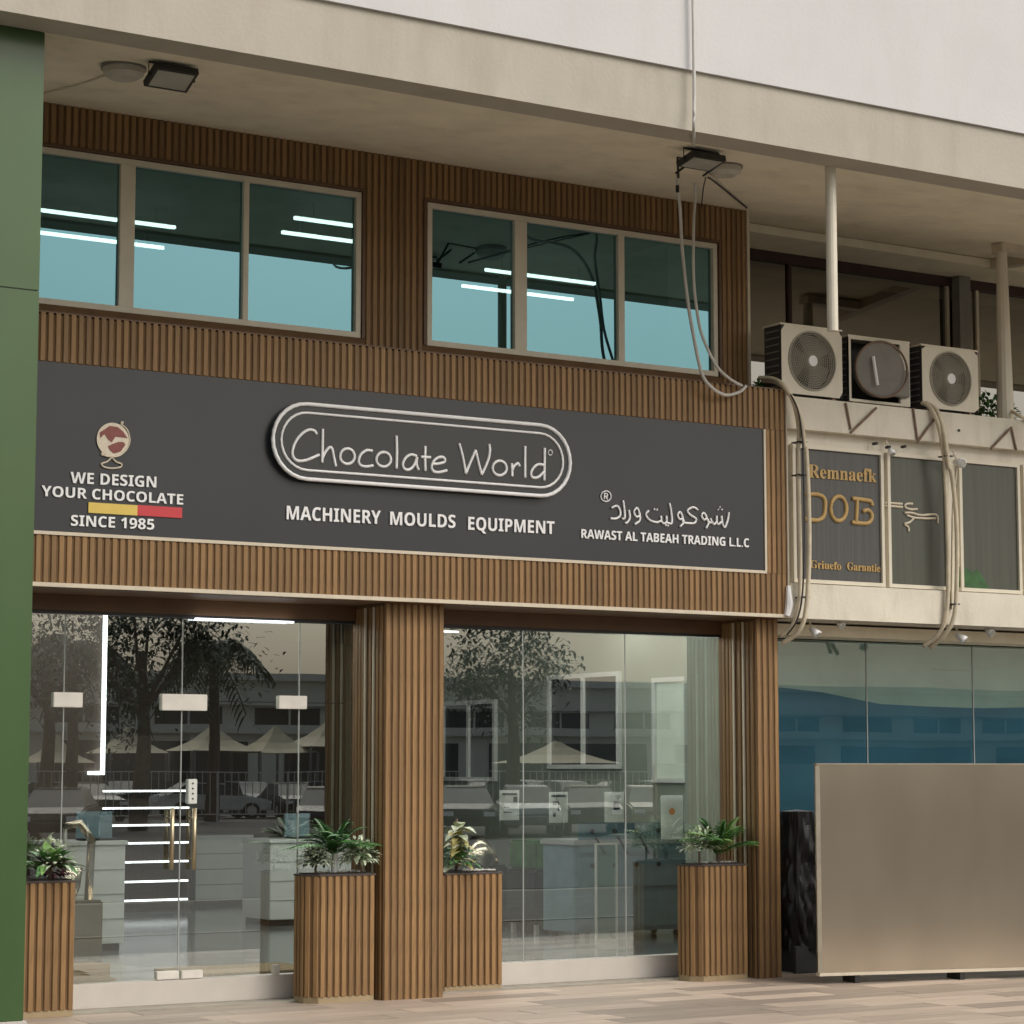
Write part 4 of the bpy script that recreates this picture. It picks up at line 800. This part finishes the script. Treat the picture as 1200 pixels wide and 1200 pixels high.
# plant 4
c = V((2.50, .29, PH+.01)); t = thing('fern_plant', 'green fern with leafy upright fronds in the right planter', 'plant', c)
for i in range(22):
    a = 2*pi*i/22; e = random.uniform(.6, 1.45); frond(c+V((0, 0, .06)), V((cos(a)*cos(e), sin(a)*cos(e)*.8, sin(e))), random.uniform(.42, .68), .13, .38, 12).build('frond', M['leaf'] if i % 3 else M['leafl'], t)
MB().tube([c, c+V((0, 0, .12))], .02, 6).build('stem', M['bark'], t)
c2 = V((2.28, .28, PH+.16)); t = thing('variegated_shrub', 'pale speckled shrub at the left of the right planter fern', 'plant', c2-V((0, 0, .16))); mb = MB(); shrub(mb, c2, .18, 340, .055, .028); mb.build('foliage', [M['leafw']], t)['kind'] = 'stuff'; mb = MB(); shrub(mb, c2, .14, 70, .05, .03); mb.build('inner_foliage', [M['leaf']], t)['kind'] = 'stuff'; MB().tube([c2-V((0, 0, .16)), c2], .01, 6).build('stem', M['bark'], t)
pebbles(2.3, 2.68, .22, .38, PH+.015, 'white pebbles in the right planter')
# ledge plants
for lab, px, py, d, r_ in (('small leafy clump between the middle and right air conditioners', 1067, 474, .5, .14), ('leafy green plant on the ledge right of the last air conditioner', 1163, 478, .5, .22), ('dark clump of leaves behind the left conduit bend', 896, 455, .5, .14), ('bright green shrub reflected beside the right air conditioner', 1160, 455, 1.3, .3)):
    p = at(px, py, d); p.z = 5.375; t = thing('ledge_plant', lab, 'plant', p, 'plants on the terrace ledge'); MB().tube([p, p+V((0, 0, .1))], .02, 6).build('stem', M['bark'], t); mb = MB(); shrub(mb, p+V((0, 0, r_*.6)), r_, 160, .09, .04); mb.build('foliage', M['leaf'], t)['kind'] = 'stuff'
gp = [(1124, 690), (1124, 664), (1133, 666), (1140, 671), (1146, 667), (1151, 676), (1156, 684), (1160, 692)]
P = [at(x, y_, .071) for x, y_ in gp]; MB().xz([(q.x, max(q.z, 3.668)) for q in P], .069, .0735).build('green_print', M['grass'], nb)

# ------------------------------------------------------------------ steel panel and black wrapped object
A = atz(960, 1140, .10); B = atz(1200, 1133, .10); dr = (B-A).normalized(); dr = V((dr.x, dr.y, 0)).normalized(); nrm = V((-dr.y, dr.x, 0)); 
if nrm.y < 0: nrm = -nrm
ht = at(960, 896, A.y).z
sp = thing('steel_panel', 'large brushed metal panel standing on low feet at the right', 'panel', (A.x, A.y, 0))
def pbox(u0, u1, w0, w1, z0, z1, name, m, bev=0):
    vs = [A+dr*u+nrm*w for u, w in ((u0, w0), (u1, w0), (u1, w1), (u0, w1))]; vs = [V((v.x, v.y, 0)) for v in vs]
    return MB().prism([(v.x, v.y) for v in vs], z0, z1).build(name, m, sp, bevel=bev)
pbox(0.0, 3.6, 0, .05, .10, ht, 'sheet', M['steel'], .003); pbox(-.012, .03, -.006, -.0005, .10, ht-.01, 'left_edge', M['steeledge']); pbox(-.0, 3.6, -.012, .06, .07, .098, 'bottom_rail', M['cream']); pbox(0, 3.6, -.004, .055, ht, ht+.012, 'top_rail', M['steeledge'])
for u in (.35, 1.4, 2.6): pbox(u, u+.05, .0, .25, 0, .07, 'foot', M['blackrod'])
c = at(937, 1100, .54); bb = thing('wrapped_object', 'tall object wrapped in crumpled black plastic between pillar and metal panel', 'covered object', (c.x, .45, 0))
x0, x1 = at(917, 1100, .54).x, at(962, 1100, .54).x+.03; zt = at(930, 951, .45).z; zb = at(930, 1112, .35).z
MB().box(x0+.02, x1-.02, .38, .72, 0.0, zb+.02).build('base_box', M['darkbox'], bb, bevel=.01)
import mathutils.noise as mn
mb = MB(); nu, nv = 64, 60; vs = []
for j in range(nv+1):
    for i in range(nu):
        a = 2*pi*i/nu; t_ = j/nv; z = zb-.03+(zt-zb+.03)*t_; wx = (x1-x0)/2*(1.0-.30*t_**3); wy = .19*(1-.2*t_)
        cx_ = (x0+x1)/2-.05*t_; sq = lambda v_: math.copysign(abs(v_)**.6, v_)
        p = V((cx_+wx*sq(cos(a)), .54+wy*sq(sin(a)), z)); k = mn.noise(V((p.x*6, p.y*6, z*2.2)))*.045+abs(mn.noise(V((p.x*13+9, p.y*13, z*3.1+p.x*6))))*.06-.04
        vs.append(p+V((cos(a), sin(a), 0))*k)
vs.append(V(((x0+x1)/2-.05, .54, zt+.02)))
fs = [(j*nu+i, j*nu+(i+1) % nu, (j+1)*nu+(i+1) % nu, (j+1)*nu+i) for j in range(nv) for i in range(nu)]+[(nv*nu+i, nv*nu+(i+1) % nu, len(vs)-1) for i in range(nu)]
mb.add(vs, fs); mb.build('plastic_wrap', M['tarp'], bb)

# ------------------------------------------------------------------ across the street (seen mirrored in the glass)
def canopy(lab, px, py, w, hh, Y):
    c = mir(px, py, Y); t = thing('shade_canopy', lab, 'canopy', (c.x, c.y, 0), 'tent canopies over the car park')
    z0 = c.z-hh; n = 16; mb = MB(); vs = []; lv = [(1, 0), (.72, .16), (.45, .38), (.2, .72), (.05, 1)]
    for r_, h_ in lv:
        for q in range(4):
            for k in range(4):
                a, b = [(-1, -1), (1, -1), (1, 1), (-1, 1)][q], [(-1, -1), (1, -1), (1, 1), (-1, 1)][(q+1) % 4]; s_ = k/4
                vs.append(V((c.x+(a[0]+(b[0]-a[0])*s_)*w/2*r_, c.y+(a[1]+(b[1]-a[1])*s_)*w/2*r_, z0+hh*h_)))
    fs = [(j*16+i, j*16+(i+1) % 16, (j+1)*16+(i+1) % 16, (j+1)*16+i) for j in range(4) for i in range(16)]+[tuple(64+i for i in range(16))]
    mb.add(vs, fs); mb.build('fabric', M['canopy'], t)
    for sx in (-1, 1):
        for sy in (-1, 1): MB().tube([(c.x+sx*w*.48, c.y+sy*w*.48, -.02), (c.x+sx*w*.48, c.y+sy*w*.48, z0+.02)], .06, 8).build('pole', M['steelpost'], t)
for n, (px, py, w) in enumerate(((66, 862, 2.6), (150, 852, 2.8), (250, 850, 3.2), (322, 852, 3.0), (385, 846, 3.6), (652, 870, 4.6))):
    canopy(['tan tent canopy mirrored beside the left planter top', 'tan tent canopy mirrored behind the vertical light strip', 'tan tent canopy mirrored over the glass door handles', 'tan tent canopy mirrored over the pale grey counter', 'tall tan tent canopy mirrored at the right end of the left shopfront', 'wide tan tent canopy mirrored in the right shopfront'][n], px, py, w, 1.15 if n != 5 else 1.0, 78)
ob = thing('opposite_building', 'long pale building with dark window bands mirrored in the shop glass', 'building', (40, -88, 0))
BY = -88
MB().box(5, 120, BY-12, BY, -.02, 6.6).build('wall', M['bldg'], ob)
for z in (3.6, 5.0, 6.3): MB().box(4.8, 120, BY, BY+.5, z, z+.35).build('ledge', M['bldgtrim'], ob)
wm = None
for k in range(20):
    for z in (4.05,):
        x = 8+k*5.4
        o = MB().box(x, x+3.6, BY+.02, BY+.06, z, z+.85).build('window', M['glassd'], ob); 
        f = MB(); f.box(x-.1, x+3.7, BY+.02, BY+.14, z-.1, z); f.box(x-.1, x+3.7, BY+.02, BY+.14, z+.85, z+.93); f.box(x+1.75, x+1.85, BY+.07, BY+.14, z, z+.85); f.build('frame', M['bldgtrim'], o)
for k in range(9): MB().box(6+k*12, 16+k*12, BY+.02, BY+.08, .5, 3.2).build('shop_window', M['glassd'], ob)
def palm(lab, px, py, Y, h, n=26, R=2.6):
    c = mir(px, py, Y); t = thing('palm_tree', lab, 'palm tree', (c.x, c.y, 0)); top = V((c.x, c.y, c.z))
    MB().tube([(c.x, c.y, -.02), (c.x+.1, c.y, c.z*.5), top], .2, 10, rs=[.28, .2, .18]).build('trunk', M['bark'], t)
    for i in range(n):
        a = 2*pi*i/n+random.uniform(-.1, .1); e = random.uniform(-.2, 1.2); mb = MB(); d_ = V((cos(a)*cos(e), sin(a)*cos(e), sin(e))); pts = [top+d_*R*s_/8-V((0, 0, 1))*.75*R*(s_/8)**2 for s_ in range(9)]; mb.tube(pts, .03, 4)
        for j in range(1, 9):
            tg = (pts[j]-pts[j-1]).normalized(); sd_ = tg.cross(V((0, 0, 1))).normalized()
            for s_ in (-1, 1):
                for q in (0, .5): leafshape(mb, pts[j]*(1-q)+pts[j-1]*q, sd_*s_+tg*.8, .7, .10, droop=.5)
        mb.build('frond', M['leafd'], t)
palm('date palm mirrored at the top centre of the left shopfront', 250, 768, 62, 7, 26, 2.3); palm('date palm mirrored left of the vertical light strip', 85, 770, 60, 7, 24, 2.6)
def tree(lab, px, py, Y, R, n=1500):
    c = mir(px, py, Y); t = thing('leafy_tree', lab, 'tree', (c.x, c.y, 0)); MB().tube([(c.x, c.y, -.02), (c.x+.15, c.y, c.z*.5), (c.x, c.y, c.z)], .2, 9, rs=[.32, .22, .1]).build('trunk', M['bark'], t)
    mb = MB()
    for k in range(6): a = k*1.05; mb.tube([(c.x, c.y, c.z-R*.7), (c.x+cos(a)*R*.6, c.y+sin(a)*R*.6, c.z+random.uniform(-.2, .5)*R)], .08, 5, rs=[.1, .03])
    mb.build('limb', M['bark'], t); mb = MB(); cl_ = [V((random.gauss(0, .5), random.gauss(0, .5), random.gauss(0, .45)))*R for _ in range(18)]
    for i in range(n):
        q = random.choice(cl_); p = c+q+V((random.gauss(0, 1), random.gauss(0, 1), random.gauss(0, 1)))*R*.17; leafshape(mb, p, V((random.uniform(-1, 1), random.uniform(-1, 1), random.uniform(-.6, .6))), .22, .10)
    mb.build('crown', M['leafd'], t)
tree('dark leafy tree mirrored at the upper left of the left shopfront', 165, 762, 52, 2.9, 4600); tree('leafy tree mirrored at the upper left of the right shopfront', 598, 785, 50, 2.2, 3800); tree('leafy tree mirrored behind the green column side', 55, 765, 62, 2.8, 3600)
fm = thing('car_park_fence', 'white barred fence mirrored across the shopfronts', 'fence', mir(300, 920, 60)); f0, f1 = mir(20, 905, 60), mir(860, 905, 60); zf = f0.z; fy = f0.y
k = MB(); x = f0.x-1
while x < f1.x+4: k.box(x-.012, x+.012, fy-.01, fy+.01, .25, zf); x += .28
k.build('bars', M['bldgtrim'], fm)['kind'] = 'stuff'; 
for z in (.25, zf): MB().box(f0.x-1, f1.x+4, fy-.02, fy+.02, z, z+.04).build('rail', M['bldgtrim'], fm)
x = f0.x-1
while x < f1.x+4: MB().box(x-.03, x+.03, fy-.03, fy+.03, -.02, zf+.06).build('post', M['bldgtrim'], fm); x += 2.8
def car(lab, x, y_, rz, m, grp='cars parked across the street'):
    t = thing('parked_car', lab, 'car', (x, y_, -.02), grp); R = Matrix.Rotation(rz, 3, 'Z'); C_ = V((x, y_, -.02))
    def pr(name, sec, par=t, bev=0, mt=m):   # sec: list of (x, z, half width)
        n = len(sec); mb = MB(); vs = [V((a, -w, z)) for a, z, w in sec]+[V((a, w, z)) for a, z, w in sec]; vs = [R @ v+C_ for v in vs]
        mb.add(vs, [tuple(range(n)), tuple(range(n, 2*n))[::-1]]+[(i, (i+1) % n, n+(i+1) % n, n+i) for i in range(n)]); return mb.build(name, M[mt], par, bevel=bev)
    pr('body', [(-2.2, .35, .82), (2.2, .33, .82), (2.25, .6, .8), (2.1, .78, .8), (1.2, .92, .84), (-1.5, .98, .84), (-2.15, .9, .8), (-2.25, .6, .8)], bev=.05)
    pr('cabin_glass', [(1.15, .92, .78), (.45, 1.36, .62), (-1.0, 1.40, .62), (-1.75, .97, .76)], mt='glassd'); pr('roof', [(.45, 1.365, .6), (-1.0, 1.405, .6), (-1.0, 1.44, .58), (.4, 1.40, .58)])
    for wx in (-1.35, 1.4):
        for sy in (-.78, .78):
            c_ = R @ V((wx, sy, .33))+C_; ax = R @ V((0, 1, 0)); w_ = MB().disc(c_, .33, ax, .22, 20).build('wheel', M['tyre'], t); MB().disc(c_, .2, ax, .235, 14).build('rim', M['chrome'], w_)
    for sy in (-.6, .6): c_ = R @ V((2.22, sy, .66))+C_; MB().cbox(c_, (.06, .3, .12), rz).build('headlight', M['letter'], t)
for n, (px, m) in enumerate(((60, 'carw'), (140, 'cars'), (200, 'carb'), (290, 'carw'), (385, 'cars'), (560, 'carr'), (625, 'carw'), (700, 'carr'), (775, 'cars'), (100, 'carb'), (245, 'carw'), (340, 'carb'), (590, 'carb'), (665, 'cars'), (738, 'carb'))):
    c = mir(px, 925, (76 if n % 2 else 70) if n < 9 else 66); car('%s parked car mirrored %s' % ({'carw': 'white', 'cars': 'silver', 'carb': 'black', 'carr': 'beige'}[m], ['beside the left planter foliage', 'behind the lit shelves', 'just left of the door handles', 'over the rear white counter', 'above the planter left of the centre pillar', 'above the yellow leaved plant', 'at the first joint of the right shopfront', 'between the second and third notices', 'above the orange marked notice', 'under the vertical light strip', 'behind the door lock', 'right of the rear counter', 'between the inner window and the first notice', 'above the second notice', 'right of the third notice'][n]), c.x, c.y, [0, pi/2, 0, pi/2, 0, pi/2, pi/2, pi/2, pi/2, pi/2, 0, pi/2, 0, pi/2, 0][n]+.1*n % .3, m)

for px, m, lab in ((545, 'carb', 'black car nose on, mirrored behind the yellow leaved plant'), (618, 'cars', 'silver car nose on, mirrored under the leftmost notice'), (690, 'carb', 'black car nose on, mirrored between the second and third notices, nearer row'), (762, 'carr', 'beige car nose on, mirrored beside the orange marked notice, nearer row'), (385, 'carb', 'black car nose on, mirrored over the fern palm'), (70, 'carb', 'black car nose on, mirrored above the left counter')):
    c = mir(px, 950, 42); car(lab, c.x, c.y, radians(118), m, 'cars parked on the near side of the fence')
